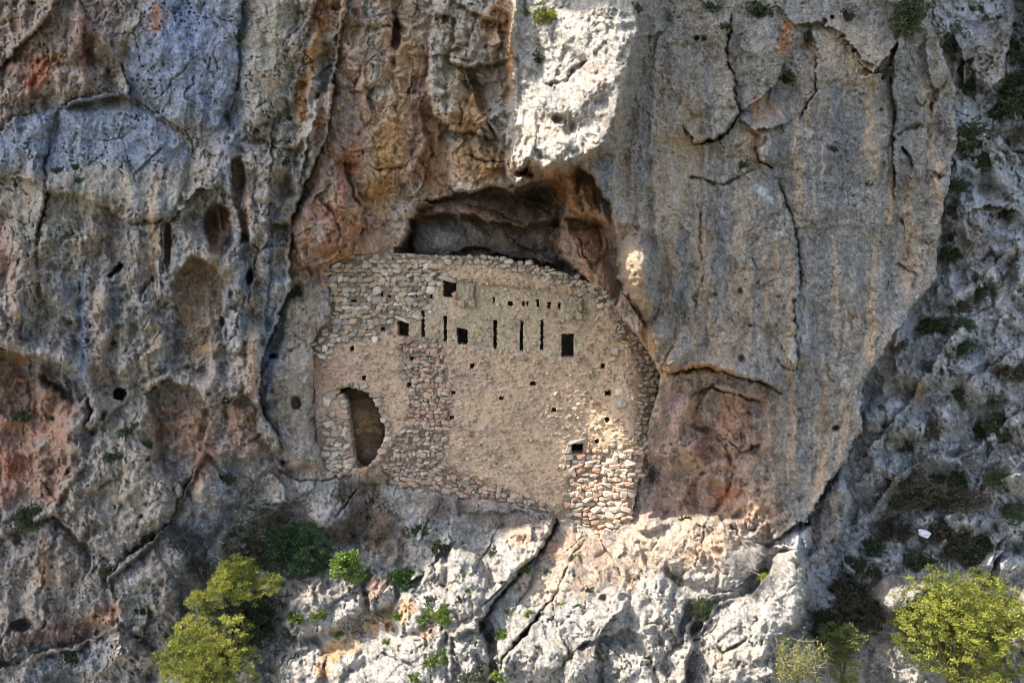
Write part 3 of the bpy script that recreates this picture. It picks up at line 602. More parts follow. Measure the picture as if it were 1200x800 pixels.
cell(320, 60, 36, 90, (128, 122, 110), .8); cell(318, 100, 14, 20, (172, 150, 128), .7); drip(283, 0, 130, 6, (84, 88, 90), .7); drip(278, 120, 190, 10, BLUE, .8); drip(262, 150, 240, 12, BLUE, .7)
for u_, v0, v1, wd, c, al in ((92, 300, 470, 11, (90, 100, 118), .95), (74, 280, 360, 8, BLUE, .5), (117, 330, 470, 8, (166, 142, 120), .95), (132, 300, 400, 8, BLUE, .6), (150, 250, 350, 10, (140, 126, 108), .6), (172, 290, 380, 10, (98, 102, 112), .6), (277, 240, 420, 13, (92, 100, 112), .95), (292, 385, 470, 9, (158, 132, 110), .9),
                              (36, 290, 380, 9, (178, 158, 138), .7), (14, 280, 420, 9, (150, 128, 116), .7), (56, 300, 420, 10, (140, 126, 112), .6), (5, 250, 330, 6, (180, 140, 122), .6), (316, 260, 480, 8, (96, 104, 118), .85), (308, 450, 500, 8, (104, 112, 122), .8), (330, 300, 400, 5, (150, 160, 172), .5), (250, 240, 300, 6, (168, 112, 66), .9), (263, 240, 280, 5, (160, 106, 62), .8),
                              (285, 210, 280, 6, (166, 124, 92), .8), (198, 268, 310, 5, (160, 104, 62), .8), (100, 440, 530, 8, (128, 122, 122), .7), (212, 290, 330, 9, (104, 106, 112), .7), (160, 240, 290, 16, (106, 106, 112), .5), (210, 250, 320, 10, (104, 106, 104), .6), (340, 60, 190, 14, (130, 122, 110), .6)):
    drip(u_, v0, v1, wd, c, al)
cell(278, 203, 6, 10, (150, 108, 70), .7); cell(230, 350, 34, 54, (156, 128, 106), .9); cell(246, 350, 10, 44, (186, 164, 142), .7); cell(236, 408, 22, 14, (150, 118, 84), .8); cell(200, 420, 16, 40, (116, 112, 108), .7)
cell(150, 400, 40, 40, (112, 108, 104), .6); cell(170, 440, 26, 22, (120, 114, 104), .6)
cpoly([(-20, 430), (30, 430), (80, 465), (86, 480), (74, 515), (82, 545), (62, 582), (-20, 600)], (150, 116, 98), 12, .95); cell(14, 545, 26, 18, (158, 104, 76), .8); cell(40, 500, 30, 22, (160, 124, 98), .7); cell(46, 448, 26, 12, (118, 98, 84), .7); cell(20, 420, 26, 8, (150, 114, 78), .8); cell(50, 520, 10, 9, (128, 130, 124), .7)
cell(222, 500, 32, 44, (152, 120, 96), .9, 10); cell(282, 495, 24, 32, (156, 124, 104), .9); cell(240, 545, 18, 40, (142, 106, 84), .8, 20); cell(190, 500, 20, 40, (146, 116, 94), .7, 15); cell(290, 520, 30, 20, (124, 100, 92), .7); cell(236, 560, 6, 30, (160, 116, 84), .7, 10)
cell(150, 545, 44, 60, (124, 117, 109), .8, -25); cell(150, 570, 60, 40, (132, 122, 110), .6, -25); cell(252, 580, 30, 44, (128, 126, 126), .8, 20); cell(224, 632, 24, 36, (90, 92, 98), .8, 30)
cell(60, 690, 50, 50, (138, 122, 106), .8); cell(52, 660, 8, 40, (160, 118, 86), .6); cell(66, 742, 50, 14, (126, 98, 86), .9, -15); cell(120, 722, 34, 16, (152, 118, 94), .8, -25); cell(20, 735, 24, 18, (96, 80, 76), .7); cell(80, 780, 70, 20, (116, 118, 122), .8, -22); cell(70, 700, 60, 20, (140, 136, 132), .5)
cell(160, 690, 30, 30, (112, 110, 108), .7); cell(20, 640, 40, 40, (112, 104, 98), .6)
cell(340, 440, 22, 90, (130, 122, 112), .8); cell(366, 352, 15, 36, (172, 156, 142), .95); cell(330, 420, 14, 20, (120, 116, 122), .6); cell(356, 500, 20, 40, (138, 122, 108), .6); cell(350, 555, 40, 20, (134, 112, 100), .7); cell(330, 575, 30, 16, (130, 116, 106), .6)
# recess and lumps over the cave
cpoly([(398, -30), (470, -30), (500, 60), (510, 220), (470, 300), (340, 320), (342, 262), (382, 166), (394, 90)], (152, 126, 106), 10, .95)
cell(394, 275, 46, 44, (164, 120, 90), .9, 12); cell(372, 262, 22, 30, (140, 104, 88), .5); cell(374, 268, 12, 16, PALE, .6); cell(392, 300, 26, 9, (166, 122, 76), .8); cell(384, 325, 16, 20, (160, 118, 100), .8); cell(404, 200, 10, 50, (150, 98, 70), .7, 10); cell(414, 190, 12, 30, (166, 116, 76), .7)
cell(405, 130, 16, 50, (158, 138, 128), .8); cell(412, 40, 16, 50, (160, 138, 124), .8); drip(432, -10, 70, 8, (184, 178, 172), .9); drip(440, 60, 120, 7, (188, 180, 170), .8); drip(450, 80, 120, 9, (182, 172, 158), .7); drip(438, 140, 200, 6, (182, 162, 132), .8); drip(444, 160, 210, 5, (180, 166, 140), .6)
cell(456, 180, 24, 60, (158, 122, 78), .85, 10); cell(440, 230, 30, 22, (160, 122, 76), .85); cell(470, 90, 18, 50, (150, 124, 90), .7); cell(480, 60, 14, 30, (160, 132, 92), .7); cell(462, 44, 9, 22, (96, 70, 60), .8); cell(485, 30, 20, 40, (150, 130, 108), .6)
cpoly([(381, -20), (366, 30), (350, 118), (352, 150), (364, 110), (372, 60), (396, 20), (398, -20)], (156, 116, 72), 6, .9); cell(366, 110, 8, 26, (168, 158, 146), .8); cell(362, 150, 10, 34, (190, 180, 168), .8, 15); cell(374, 145, 6, 30, (132, 88, 62), .8, 12); cell(358, 160, 8, 40, (170, 160, 150), .6, 18)
cell(545, 30, 30, 40, (126, 118, 110), .9); cell(540, 100, 22, 44, (186, 164, 130), .9, -14); cell(530, 80, 10, 40, (192, 178, 156), .7); cell(545, 145, 26, 16, (172, 138, 94), .85); cell(556, 128, 22, 30, (156, 120, 76), .7); cell(572, 70, 22, 30, (134, 124, 114), .8); cell(590, 120, 12, 40, (140, 132, 122), .9, -8); cell(592, 105, 6, 16, (182, 144, 104), .8)
cell(580, 30, 20, 30, (182, 150, 116), .6); cell(590, 20, 12, 30, (176, 128, 80), .7)
cell(560, 190, 42, 34, (156, 124, 86), .95, 10); cell(510, 200, 24, 44, (140, 108, 80), .9); cell(508, 150, 12, 30, (150, 116, 84), .8); cell(486, 230, 26, 24, (136, 122, 110), .8); cell(468, 262, 18, 34, (142, 130, 118), .8)
cell(426, 500, 44, 60, (150, 118, 84), 1.0, 0, .2)
# cave
cpoly(CAVE, (96, 84, 76), 5, 1.0, .2); cell(520, 275, 40, 28, (96, 93, 90), .9); cell(500, 252, 26, 14, (122, 96, 80), .8); cell(570, 252, 40, 16, (104, 88, 78), .7, 20); cell(552, 246, 30, 10, (128, 102, 86), .7, 20); cell(640, 258, 18, 7, (150, 142, 132), .8, -10); cell(612, 270, 40, 12, (110, 96, 84), .7, 25); cell(590, 296, 60, 12, (64, 62, 62), .8)  # last, dark strip over the wall top: the void's shade put into the colour
cpoly(BO, (152, 116, 92), 5, .95); cell(668, 300, 12, 30, (112, 100, 90), .8); cell(700, 285, 14, 18, (166, 116, 82), .6); cell(712, 325, 8, 24, (156, 126, 106), .7)
cpoly([(604, 200), (628, 172), (656, 190), (678, 190), (694, 210), (714, 240), (720, 268), (690, 260), (656, 240), (640, 215)], (168, 120, 78), 6, .95); cell(612, 190, 9, 26, (128, 118, 108), .9); cell(626, 195, 4, 18, (184, 178, 166), .9); drip(679, 200, 252, 3, (200, 184, 160), .9); cell(692, 205, 10, 14, (150, 130, 92), .8); cell(640, 190, 6, 20, (170, 124, 70), .8); cell(705, 258, 8, 16, (170, 104, 66), .7)
# right face
mixc(Z_right * .95, C(127, 120, 111)); mixc(Z_right * sstep(860, 960, U) * .8, C(117, 114, 110))
for u_, v0, v1, wd, c, al in ((742, 150, 390, 14, (150, 128, 106), .8), (728, 230, 340, 8, (168, 154, 138), .7), (768, 50, 260, 9, (154, 130, 106), .7), (756, 60, 220, 5, (110, 106, 102), .6), (782, 150, 390, 9, (148, 128, 108), .6), (793, 190, 242, 3.5, (168, 182, 204), .95), (792, 240, 420, 6, (104, 108, 114), .7), (810, 20, 120, 10, (112, 110, 106), .6), (803, 80, 190, 9, (104, 104, 102), .7), (820, 240, 430, 10, (152, 128, 104), .7),
                              (845, 215, 330, 7, (96, 100, 108), .8), (848, 300, 430, 9, (124, 118, 112), .6), (866, 300, 440, 14, (146, 122, 100), .7), (900, 250, 430, 10, (138, 128, 116), .6), (932, 330, 480, 6, (150, 158, 168), .6), (928, 430, 560, 10, (104, 108, 112), .8), (928, 430, 540, 4, (160, 130, 100), .8), (940, 350, 420, 5, (160, 168, 178), .6), (978, 320, 400, 4, (160, 146, 128), .8), (984, 345, 440, 9, (104, 104, 106), .5), (1043, 205, 270, 4, (160, 130, 102), .9), (1060, 220, 330, 12, (132, 122, 110), .6), (960, 250, 460, 14, (110, 106, 104), .5), (1020, 270, 420, 12, (126, 118, 108), .5), (1075, 260, 340, 9, (140, 130, 118), .6), (1000, 360, 400, 4, (160, 132, 106), .6)):
    drip(u_, v0, v1, wd, c, al)
cell(970, 190, 60, 80, (106, 102, 100), .7); cell(905, 190, 30, 40, (112, 108, 106), .5); cell(985, 60, 50, 50, (150, 134, 114), .8); cell(1010, 70, 30, 30, (152, 138, 118), .6); cell(840, 120, 26, 46, (138, 128, 112), .7); cell(886, 60, 30, 40, (122, 118, 112), .7); cell(921, 44, 7, 26, (168, 118, 74), .95, 8); cell(897, 128, 20, 16, (172, 126, 84), .9); cell(885, 165, 20, 28, (160, 128, 102), .7); cell(826, 190, 26, 14, (154, 138, 122), .7); cell(1075, 80, 20, 50, (116, 114, 112), .8)
cell(891, 222, 9, 5, (210, 214, 220), .9, 45); cell(902, 232, 6, 4, (190, 196, 206), .8, 40); cell(1088, 62, 6, 5, (220, 220, 220), .9); cell(1094, 66, 4, 4, (220, 220, 220), .9)
cell(770, 170, 60, 16, (132, 120, 98), .7); cell(760, 110, 40, 50, (128, 116, 102), .5); cell(820, 400, 50, 34, (150, 128, 104), .8); cell(776, 410, 24, 26, (144, 128, 106), .8); cstreak(LH[:6], 5, (176, 132, 82), .9); cstreak([(742, 372), (762, 398), (776, 420)], 8, (156, 122, 84), .8)
cpoly([(780, 442), (900, 455), (912, 540), (920, 610), (868, 630), (836, 604), (744, 618), (754, 540)], (138, 116, 102), 10, .9); cell(862, 490, 24, 30, (160, 116, 90), .9); cell(812, 500, 14, 40, (158, 128, 112), .8); cell(850, 580, 26, 14, (156, 100, 70), .8, -30); cell(830, 530, 24, 14, (120, 90, 80), .8); cell(800, 580, 24, 30, (150, 124, 104), .6); cell(892, 560, 30, 40, (136, 120, 106), .7); cell(888, 490, 8, 20, (100, 100, 102), .7); cell(805, 580, 5, 14, (184, 156, 126), .9); cell(870, 600, 40, 16, (140, 116, 92), .7); cell(790, 470, 16, 20, (132, 112, 110), .6)
st1 = fbm(wx * .85, wy * .055, 251, 4, .6); st2 = fbm(wx * 2.6, wy * .12, 255, 3, .6); st3 = fbm(wx * 1.2 + 7, wy * .07, 259, 4, .6)
zz = Z_right * sstep(20, 160, V) + .95 * Z_left * sstep(150, 260, V) * (1 - sstep(400, 470, V)) * (1 - hump)
mixc(zz * sstep(.05, .35, st1 + .4 * st2) * .7, C(162, 140, 116)); mixc(zz * sstep(.05, .35, -st1 + .4 * st2) * .6, C(98, 99, 101)); mixc(zz * sstep(.2, .45, st3 + .3 * st2) * .5, C(164, 154, 142)); mixc(zz * sstep(.2, .45, -st3 - .3 * st2) * .5, C(94, 98, 106))
# prow
cpoly([(604, -60), (600, 100), (606, 180), (640, 190), (680, 186), (716, 100), (740, 30), (740, -60)], (150, 145, 138), 12, .9); cell(640, 150, 30, 20, (156, 144, 130), .7); cell(598, 60, 5, 50, (170, 126, 84), .8); cell(700, 90, 16, 20, (150, 130, 122), .6)
# gully
mixc(Z_gully * .95, C(128, 129, 132)); mixc(Z_gully * rag(-.1, .4, n2 + .4 * n1) * .85, C(154, 156, 160)); mixc(Z_gully * rag(.25, .5, n1 + .5 * n2) * .7, C(92, 86, 76)); mixc(Z_gully * sstep(1165, 1200, U) * sstep(220, 60, V) * .9, C(60, 62, 54))
cell(968, 612, 20, 52, (128, 116, 110), .95, 22); cell(1140, 80, 30, 40, (124, 120, 114), .8); cell(1168, 60, 14, 40, (128, 124, 116), .8); cell(1140, 280, 20, 30, (120, 104, 94), .6); cell(1054, 440, 30, 40, (130, 122, 114), .6); cell(1078, 460, 10, 24, (142, 120, 100), .7); cell(1080, 575, 60, 34, (86, 80, 70), .7); cell(1120, 635, 50, 30, (84, 78, 68), .7); cell(1000, 700, 34, 34, (84, 78, 70), .7)
# slope
mixc(Z_slope * .95, C(143, 139, 133)); mixc(Z_slope * rag(0, .5, n1 + .4 * n2) * .7, C(156, 152, 146)); mixc(Z_slope * rag(.05, .4, n2 - .3 * n1) * .6, C(122, 116, 108)); mixc(Z_slope * rag(.1, .5, n3 + .3 * n2) * .5, C(108, 104, 98))
cpoly([(652, 608), (700, 628), (744, 620), (800, 606), (838, 602), (858, 640), (820, 668), (760, 672), (720, 690), (660, 700), (610, 700), (600, 690), (634, 650)], (158, 138, 118), 16, .8); cell(690, 640, 34, 14, (160, 132, 112), .7); cell(650, 640, 12, 20, (176, 136, 110), .7); cell(840, 640, 40, 30, (178, 152, 128), .7); cell(820, 620, 30, 12, (158, 138, 118), .7); cell(880, 650, 20, 24, (150, 134, 118), .7)
cpoly([(396, 742), (430, 722), (474, 702), (482, 712), (470, 728), (430, 744), (396, 768), (370, 772)], (160, 130, 94), 8, .95); cell(500, 740, 10, 12, (178, 140, 106), .7); cell(378, 785, 14, 12, (180, 140, 104), .8)
cpoly([(474, 574), (560, 588), (640, 604), (652, 612), (630, 622), (560, 620), (500, 608)], (102, 92, 84), 8, .95, .3); cpoly([(400, 560), (440, 558), (462, 592), (476, 630), (470, 660), (430, 640), (390, 640), (366, 620)], (84, 70, 58), 8, .95, .3)  # slab under the wall: shade painted in as darker colour; then the brown soil fan
cell(392, 600, 26, 14, (136, 134, 130), .8, -35); cell(530, 620, 34, 22, (150, 146, 140), .7); cell(330, 640, 46, 50, (92, 86, 78), .7); cell(350, 600, 20, 30, (118, 100, 90), .8); cell(456, 640, 30, 12, (112, 98, 84), .7); cell(610, 630, 24, 14, (176, 148, 124), .7); cell(440, 690, 14, 20, (168, 136, 114), .7); cell(376, 700, 24, 24, (132, 122, 114), .7); cell(640, 690, 40, 26, (182, 168, 152), .5); cell(860, 770, 40, 20, (190, 174, 154), .5)
# weathering: speckle, runs of patina, lichen
mul = 1 + .36 * n2 + .60 * n3 + .45 * n5 + .12 * n4 * (Z_left + .7 * Z_right)
lich = sstep(.18, .5, fbm(X * 2.6, Y * 2.2, 231, 4, .7)) * (.28 * Z_left + .22 * Z_right + .30 * Z_gully + .25 * Z_slope)
bright = sstep(.28, .55, fbm(X * 3.3, Y * 2.9, 241, 4, .7)) * (.22 * Z_left + .16 * Z_right + .25 * Z_gully + .2 * Z_slope)
mul = mul + ((cell2 - .5) * .5 + (cell3 - .5) * .45) * np.clip(hump + .7 * Z_slope + .8 * Z_gully + .35 * Z_left * (1 - hump) + .15 * Z_right + .6 * Z_cave, 0, 1)
mul = mul + .07 * rng.standard_normal(U.shape)
COLR *= (np.clip(mul, .42, 1.7) * (1 - lich) * (1 + bright))[..., None]
COLR *= (1 + .42 * Z_left + 1.1 * hump + .32 * Z_gully + .10 * Z_right + .4 * Z_cave + .15 * Z_slope * (V < 650))[..., None]  # zones painted paler to make up for the weak light on them
COLR *= np.minimum(1, .54 / COLR.max(-1))[..., None]; COLR = np.maximum(COLR, .02)
print('colour ok')

# ------------------------------------------------------------------ mesh helpers
def mesh_np(name, co, faces, col=None, smooth=True):
    me = bpy.data.meshes.new(name)
    n = len(faces); k = faces.shape[1]
    me.vertices.add(len(co)); me.vertices.foreach_set('co', np.ascontiguousarray(co, np.float32).ravel())
    me.loops.add(n * k); me.loops.foreach_set('vertex_index', np.ascontiguousarray(faces, np.int32).ravel())
    me.polygons.add(n); me.polygons.foreach_set('loop_start', np.arange(0, n * k, k, dtype=np.int32))
    me.polygons.foreach_set('use_smooth', np.full(n, smooth))
    me.update(calc_edges=True)
    if col is not None:
        a = me.color_attributes.new('stain', 'FLOAT_COLOR', 'POINT')
        a.data.foreach_set('color', np.concatenate([col, np.ones((len(col), 1))], 1).astype(np.float32).ravel())
    return me
def link(name, me, parent=None, mat=None, label=None, cat=None, group=None, kind=None):
    o = bpy.data.objects.new(name, me); COL.objects.link(o)
    if parent: o.parent = parent
    if mat and me is not None and not me.materials: me.materials.append(mat)
    if label: o['label'] = label
    if cat: o['category'] = cat
    if group: o['group'] = group
    if kind: o['kind'] = kind
    return o

# ------------------------------------------------------------------ materials
def mat_base(name, rough=.92, spec=.2):
    m = bpy.data.materials.new(name); m.use_nodes = True
    t = m.node_tree; b = t.nodes['Principled BSDF']
    b.inputs['Roughness'].default_value = rough; b.inputs['Specular IOR Level'].default_value = spec
    return m, t, b
def nnoise(t, scale, detail=6, rough=.6, vec=None):
    n = t.nodes.new('ShaderNodeTexNoise'); n.inputs['Scale'].default_value = scale; n.inputs['Detail'].default_value = detail; n.inputs['Roughness'].default_value = rough
    if vec: t.links.new(vec, n.inputs['Vector'])
    return n.outputs[0]
def nmap(t, val, a, b, c, d):
    n = t.nodes.new('ShaderNodeMapRange'); t.links.new(val, n.inputs[0])
    for i, q in zip((1, 2, 3, 4), (a, b, c, d)): n.inputs[i].default_value = q
    return n.outputs[0]
def nmath(t, op, a, b):
    n = t.nodes.new('ShaderNodeMath'); n.operation = op
    for i, q in enumerate((a, b)):
        if isinstance(q, (int, float)): n.inputs[i].default_value = q
        else: t.links.new(q, n.inputs[i])
    return n.outputs[0]
def scaled(t, col, f):
    n = t.nodes.new('ShaderNodeVectorMath'); n.operation = 'SCALE'
    t.links.new(col, n.inputs[0]); t.links.new(f, n.inputs['Scale'])
    return n.outputs[0]
def bump(t, b, h, strength, dist):
    n = t.nodes.new('ShaderNodeBump'); n.inputs['Strength'].default_value = strength; n.inputs['Distance'].default_value = dist
    t.links.new(h, n.inputs['Height']); t.links.new(n.outputs[0], b.inputs['Normal'])
def rock_mat(name, grain=1.0, bs=.8):
    m, t, b = mat_base(name)
    at = t.nodes.new('ShaderNodeAttribute'); at.attribute_name = 'stain'
    tc = t.nodes.new('ShaderNodeTexCoord').outputs['Object']
    nc_ = nnoise(t, 15.0, 3, .6, tc); na = nnoise(t, 5.0, 8, .72, tc); nb = nnoise(t, 1.3, 6, .6, tc)
    vo = t.nodes.new('ShaderNodeTexVoronoi'); vo.inputs['Scale'].default_value = 4.0; t.links.new(tc, vo.inputs['Vector'])
    f = nmath(t, 'MULTIPLY', nmap(t, na, .25, .75, 1 - .5 * grain, 1 + .5 * grain), nmath(t, 'MULTIPLY', nmap(t, nb, .3, .7, .88, 1.12), nmap(t, nc_, .3, .7, 1 - .28 * grain, 1 + .28 * grain)))
    t.links.new(scaled(t, at.outputs['Color'], f), b.inputs['Base Color'])
    h = nmath(t, 'ADD', na, nmath(t, 'MULTIPLY', nmap(t, vo.outputs['Distance'], 0, .4, 0, 1), .25))
    h = nmath(t, 'ADD', h, nmath(t, 'MULTIPLY', nc_, .35))
    bump(t, b, h, bs, .24)
    return m
M_rock = rock_mat('limestone')
M_wall = rock_mat('lime_mortar', .55, .6)

# ------------------------------------------------------------------ cliff, rock slope and gully as one continuous terrain
PT = place(U, V, P)
nv, nu = U.shape
idx = np.arange(nv * nu).reshape(nv, nu)
quads = np.stack([idx[:-1, :-1], idx[1:, :-1], idx[1:, 1:], idx[:-1, 1:]], -1).reshape(-1, 4)
zone = np.where(Z_slope > .5, 1, np.where(Z_gully > .5, 2, 0))[:-1, :-1].ravel()
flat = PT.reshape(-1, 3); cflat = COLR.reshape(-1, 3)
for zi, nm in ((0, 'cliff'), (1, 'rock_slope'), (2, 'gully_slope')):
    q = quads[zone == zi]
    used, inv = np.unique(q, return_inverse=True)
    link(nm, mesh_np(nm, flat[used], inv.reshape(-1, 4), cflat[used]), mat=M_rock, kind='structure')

def surfP(u, v):
    """how far out the rock stands at photo pixel u, v"""
    j = np.clip(np.searchsorted(US, u), 1, nu - 1); i = np.clip(np.searchsorted(VS, v), 1, nv - 1)
    return float(P[i, j])
# valley floor below, out to the horizon
mg, tg, bg_ = mat_base('valley_soil')
tc = tg.nodes.new('ShaderNodeTexCoord').outputs['Object']
rp = tg.nodes.new('ShaderNodeValToRGB'); rp.color_ramp.elements[0].color = (.045, .055, .025, 1); rp.color_ramp.elements[1].color = (.16, .135, .09, 1)
tg.links.new(nmap(tg, nnoise(tg, .06, 8, .65, tc), .35, .65, 0, 1), rp.inputs[0]); tg.links.new(rp.outputs[0], bg_.inputs['Base Color'])
gx = np.linspace(-1, 1, 61); gx = np.sign(gx) * np.abs(gx) ** 2.5 * 3000
GX, GY = np.meshgrid(gx, gx); GZ = -62 + 3 * fbm(GX * .02, GY * .02, 301) + np.clip(-GY - 200, 0, 600) * .05
gi = np.arange(61 * 61).reshape(61, 61)
link('valley_ground', mesh_np('valley_ground', np.stack([GX, GY, GZ], -1).reshape(-1, 3), np.stack([gi[:-1, :-1], gi[:-1, 1:], gi[1:, 1:], gi[1:, :-1]], -1).reshape(-1, 4)), mat=mg, kind='structure')
print('terrain ok')

# ------------------------------------------------------------------ the ruined wall that closes the cave
fort = link('cave_fort', None, label='tall rubble stone wall of a ruined fort closing the cave under the overhanging cliff', cat='fort')
OPEN = []      # outlines of the openings
def rect(cu, cv, w_, h_, j=.6):
    r_ = random.Random(int(cu * 7 + cv * 13))
    q = lambda: (r_.random() - .5) * 2 * j
    return [(cu - w_ / 2 + q(), cv - h_ / 2 + q()), (cu + w_ / 2 + q(), cv - h_ / 2 + q()), (cu + w_ / 2 + q(), cv + h_ / 2 + q()), (cu - w_ / 2 + q(), cv + h_ / 2 + q())]
ARCH = [(392, 461), (397, 455), (408, 452.5), (420, 456), (434, 461), (438, 469), (444, 480), (447, 489), (451, 503), (449, 522), (440, 536), (430, 549), (422, 551), (415, 542), (410, 508), (407, 484), (405, 470), (400, 463)]
OPEN.append(ARCH)
for q in ((526, 338, 15, 19), (472, 385, 14, 18), (542, 394, 13, 19), (664.5, 405, 14.5, 28), (676, 525, 13, 13)): OPEN.append(rect(*q, j=1.0))
for q in ((495, 379, 4.6, 31), (521, 385, 4, 30), (580, 392, 4.2, 34), (611, 393, 4.2, 35), (635, 392, 4.2, 35)): OPEN.append(rect(*q, j=.4))
for q in ((426, 443, 5, 6), (479, 450, 5.5, 6), (531, 459.5, 5, 4.5), (529, 489.5, 5, 5), (587, 466.5, 6, 5.5), (624, 449, 6.5, 5.5), (553, 428.5, 4.5, 6), (649, 480, 5, 5), (706, 428.5, 6, 6), (712, 460.5, 7.5, 7), (711, 491, 6, 5.5), (699, 517, 5.5, 4.5), (448, 385, 5, 4), (412, 408, 5, 6), (482, 419, 5, 4),
          (578.5, 351, 2.6, 6.5), (597.5, 355, 5, 6), (613, 355.5, 2.6, 6), (617.5, 355.5, 2.4, 5), (630, 354.5, 2.6, 8), (643, 357, 4, 7), (655, 358, 3.4, 8), (447, 344, 2.6, 7), (456.5, 345, 3, 7.5), (488, 345, 2.6, 6), (505, 346, 3, 6.5), (414, 352, 6, 4)): OPEN.append(rect(*q, j=.4))
wu = np.arange(356, 786, 1.0); wv = np.arange(290, 634, 1.0)
A, B = np.meshgrid(wu, wv)
ax = A / 20; ay = B / 20
wj = 1.6 * fbm(ax * 6, ay * 6, 401, 2); wk = 1.6 * fbm(ax * 6, ay * 6, 403, 2)
Aw = A + wj; Bw = B + wk
RUB = dict(
    upper=[(384, 312), (396, 304), (418, 297), (482, 297), (514, 299), (518, 325), (506, 345), (503, 362), (470, 364), (462, 382), (440, 396), (402, 402), (366, 420), (363, 402), (374, 384), (386, 374), (384, 345)],
    crest=[(512, 299), (560, 300), (592, 304), (622, 310), (652, 318), (680, 327), (702, 338), (718, 354), (706, 358), (690, 342), (660, 330), (620, 319), (560, 309), (514, 309)],
    column=[(466, 402), (514, 396), (526, 440), (528, 490), (520, 540), (500, 560), (474, 571), (452, 560), (447, 545), (456, 522), (478, 500), (482, 450)],
    band=[(448, 540), (520, 548), (560, 562), (600, 578), (640, 592), (652, 606), (622, 598), (590, 590), (552, 585), (512, 577), (474, 571)],
    jamb=[(370, 505), (388, 482), (405, 500), (411, 530), (420, 551), (404, 556), (388, 556), (378, 546)],
    pillar=[(667, 534), (700, 528), (746, 520), (752, 545), (744, 580), (739, 612), (722, 625), (694, 622), (668, 612), (655, 604), (664, 570)],
    edge=[(716, 352), (730, 368), (744, 384), (757, 402), (768, 420), (777, 438), (774, 460), (764, 492), (756, 528), (742, 525), (748, 480), (753, 440), (736, 402), (722, 384)])
rub = np.zeros(A.shape); 
for k, q in RUB.items(): rub = np.maximum(rub, sstep(-5, 4, polydist(q, A + 3 * wj, B + 3 * wk)))
def wallP0(u, v):
    p = 0.35 + (v - 300) * 0.0022 + 0.25 * np.exp(-((u - 560) / 130.0) ** 2)
    p = p + .75 * sstep(684, 742, u) * sstep(400, 480, v)
    p = p - np.clip((u - 738 - (v - 450) * -.02) / 40.0, 0, 1.5) ** 1.4 * 1.7
    p = p - np.clip((392 - u) / 30.0, 0, 1.2) ** 1.5 * .35
    return p + .35 * sstep(650, 690, u) * sstep(520, 620, v) * (1 - sstep(742, 756, u))
PW = wallP0(A, B)
up = polydist([(470, 320), (716, 350), (700, 372), (682, 420), (655, 418), (600, 412), (540, 408), (500, 400), (476, 402), (462, 362), (505, 348)], A + 3 * wj, B + 3 * wk)
upm = sstep(-1.5, 1.5, up)                      # the smoother, rendered upper part is set back a little
PW -= .14 * upm
PW -= .16 * rub
c1, c2, ccx, ccy, _, _ = worley(ax * 3.6, ay * 6.0, 411)         # small stones showing through the lime
ch = _h(ccx, ccy, 415); show = (ch > .45) & (_h(ccx, ccy, 417) > .3 * upm + .2)
chip = np.clip(1 - c1 / .55, 0, 1) ** .6 * show
PW += .11 * chip * (1 - .6 * upm) + .10 * fbm(ax * .5, ay * .5, 421, 4) + .05 * fbm(ax * 3, ay * 3, 425, 4, .6) + .02 * fbm(ax * 9, ay * 9, 427, 2)
pit = (_h(ccx, ccy, 419) > .84) * np.exp(-(c1 / .25) ** 2); PW -= .16 * pit * (1 - .5 * upm)
wl = sstep(-3, 3, fbm(ax * .9, ay * .9, 431, 4)); m1 = fbm(ax * .35, ay * .35, 433, 4); m2 = fbm(ax * 1.6, ay * 1.4, 437, 5, .6); m3 = fbm(ax * 6, ay * 6, 439, 3, .6)
WC = np.empty(A.shape + (3,)); WC[:] = C(174, 148, 120)
def wmix(m, c): WC[:] = WC * (1 - np.clip(m, 0, 1)[..., None]) + np.clip(m, 0, 1)[..., None] * C(*c)
wmix(sstep(0, .4, m1 + .3 * m2) * .6, (170, 145, 120)); wmix(sstep(.05, .35, m1 - .4 * m2) * .5, (152, 130, 112)); wmix(sstep(.1, .4, fbm(ax * 1.1, ay * .2, 443, 3)) * .35, (146, 130, 112)); wmix(upm * .9, (152, 136, 111)); wmix(upm * sstep(0, .4, m2) * .5, (136, 126, 112))
wmix(sstep(480, 400, A) * sstep(395, 430, B) * .6, (160, 130, 114)); wmix(sstep(410, 380, A) * sstep(500, 440, B) * .5, (158, 118, 100))
wmix(np.exp(-(((A - 500) / 40) ** 2 + ((B - 470) / 60) ** 2)) * .5, (150, 126, 112)); wmix(sstep(.15, .5, m2) * .4, (172, 150, 124))
wmix(chip * (ch < .62) * .75, (132, 124, 116)); wmix(chip * ((ch >= .62) & (ch < .74)) * .75, (112, 104, 98)); wmix(chip * ((ch >= .74) & (ch < .86)) * .7, (178, 158, 136)); wmix(chip * (ch >= .86) * .7, (154, 116, 94))
wmix(rub * .8, (112, 98, 84)); wmix(rub * sstep(0, .4, m2) * .5, (140, 120, 100))
WC *= 1.0 * np.clip(1 + .35 * m2 + .6 * m3 + .08 * rng.standard_normal(A.shape), .45, 1.6)[..., None]
WC *= np.minimum(1, .6 / WC.max(-1))[..., None]
ins = polydist(WALL, Aw, Bw) > 0
for q in OPEN:
    q = np.array(q); a0, b0 = q.min(0) - 4; a1, b1 = q.max(0) + 4
    sl_ = (slice(max(0, int(b0 - 290)), int(b1 - 290) + 1), slice(max(0, int(a0 - 356)), int(a1 - 356) + 1))
    ins[sl_] &= ~(polydist([tuple(t) for t in q], A[sl_] + .6 * wj[sl_], B[sl_] + .6 * wk[sl_]) > 0)
fm = ins[:-1, :-1]
wi = np.arange(A.size).reshape(A.shape)
wq = np.stack([wi[:-1, :-1], wi[1:, :-1], wi[1:, 1:], wi[:-1, 1:]], -1)[fm]
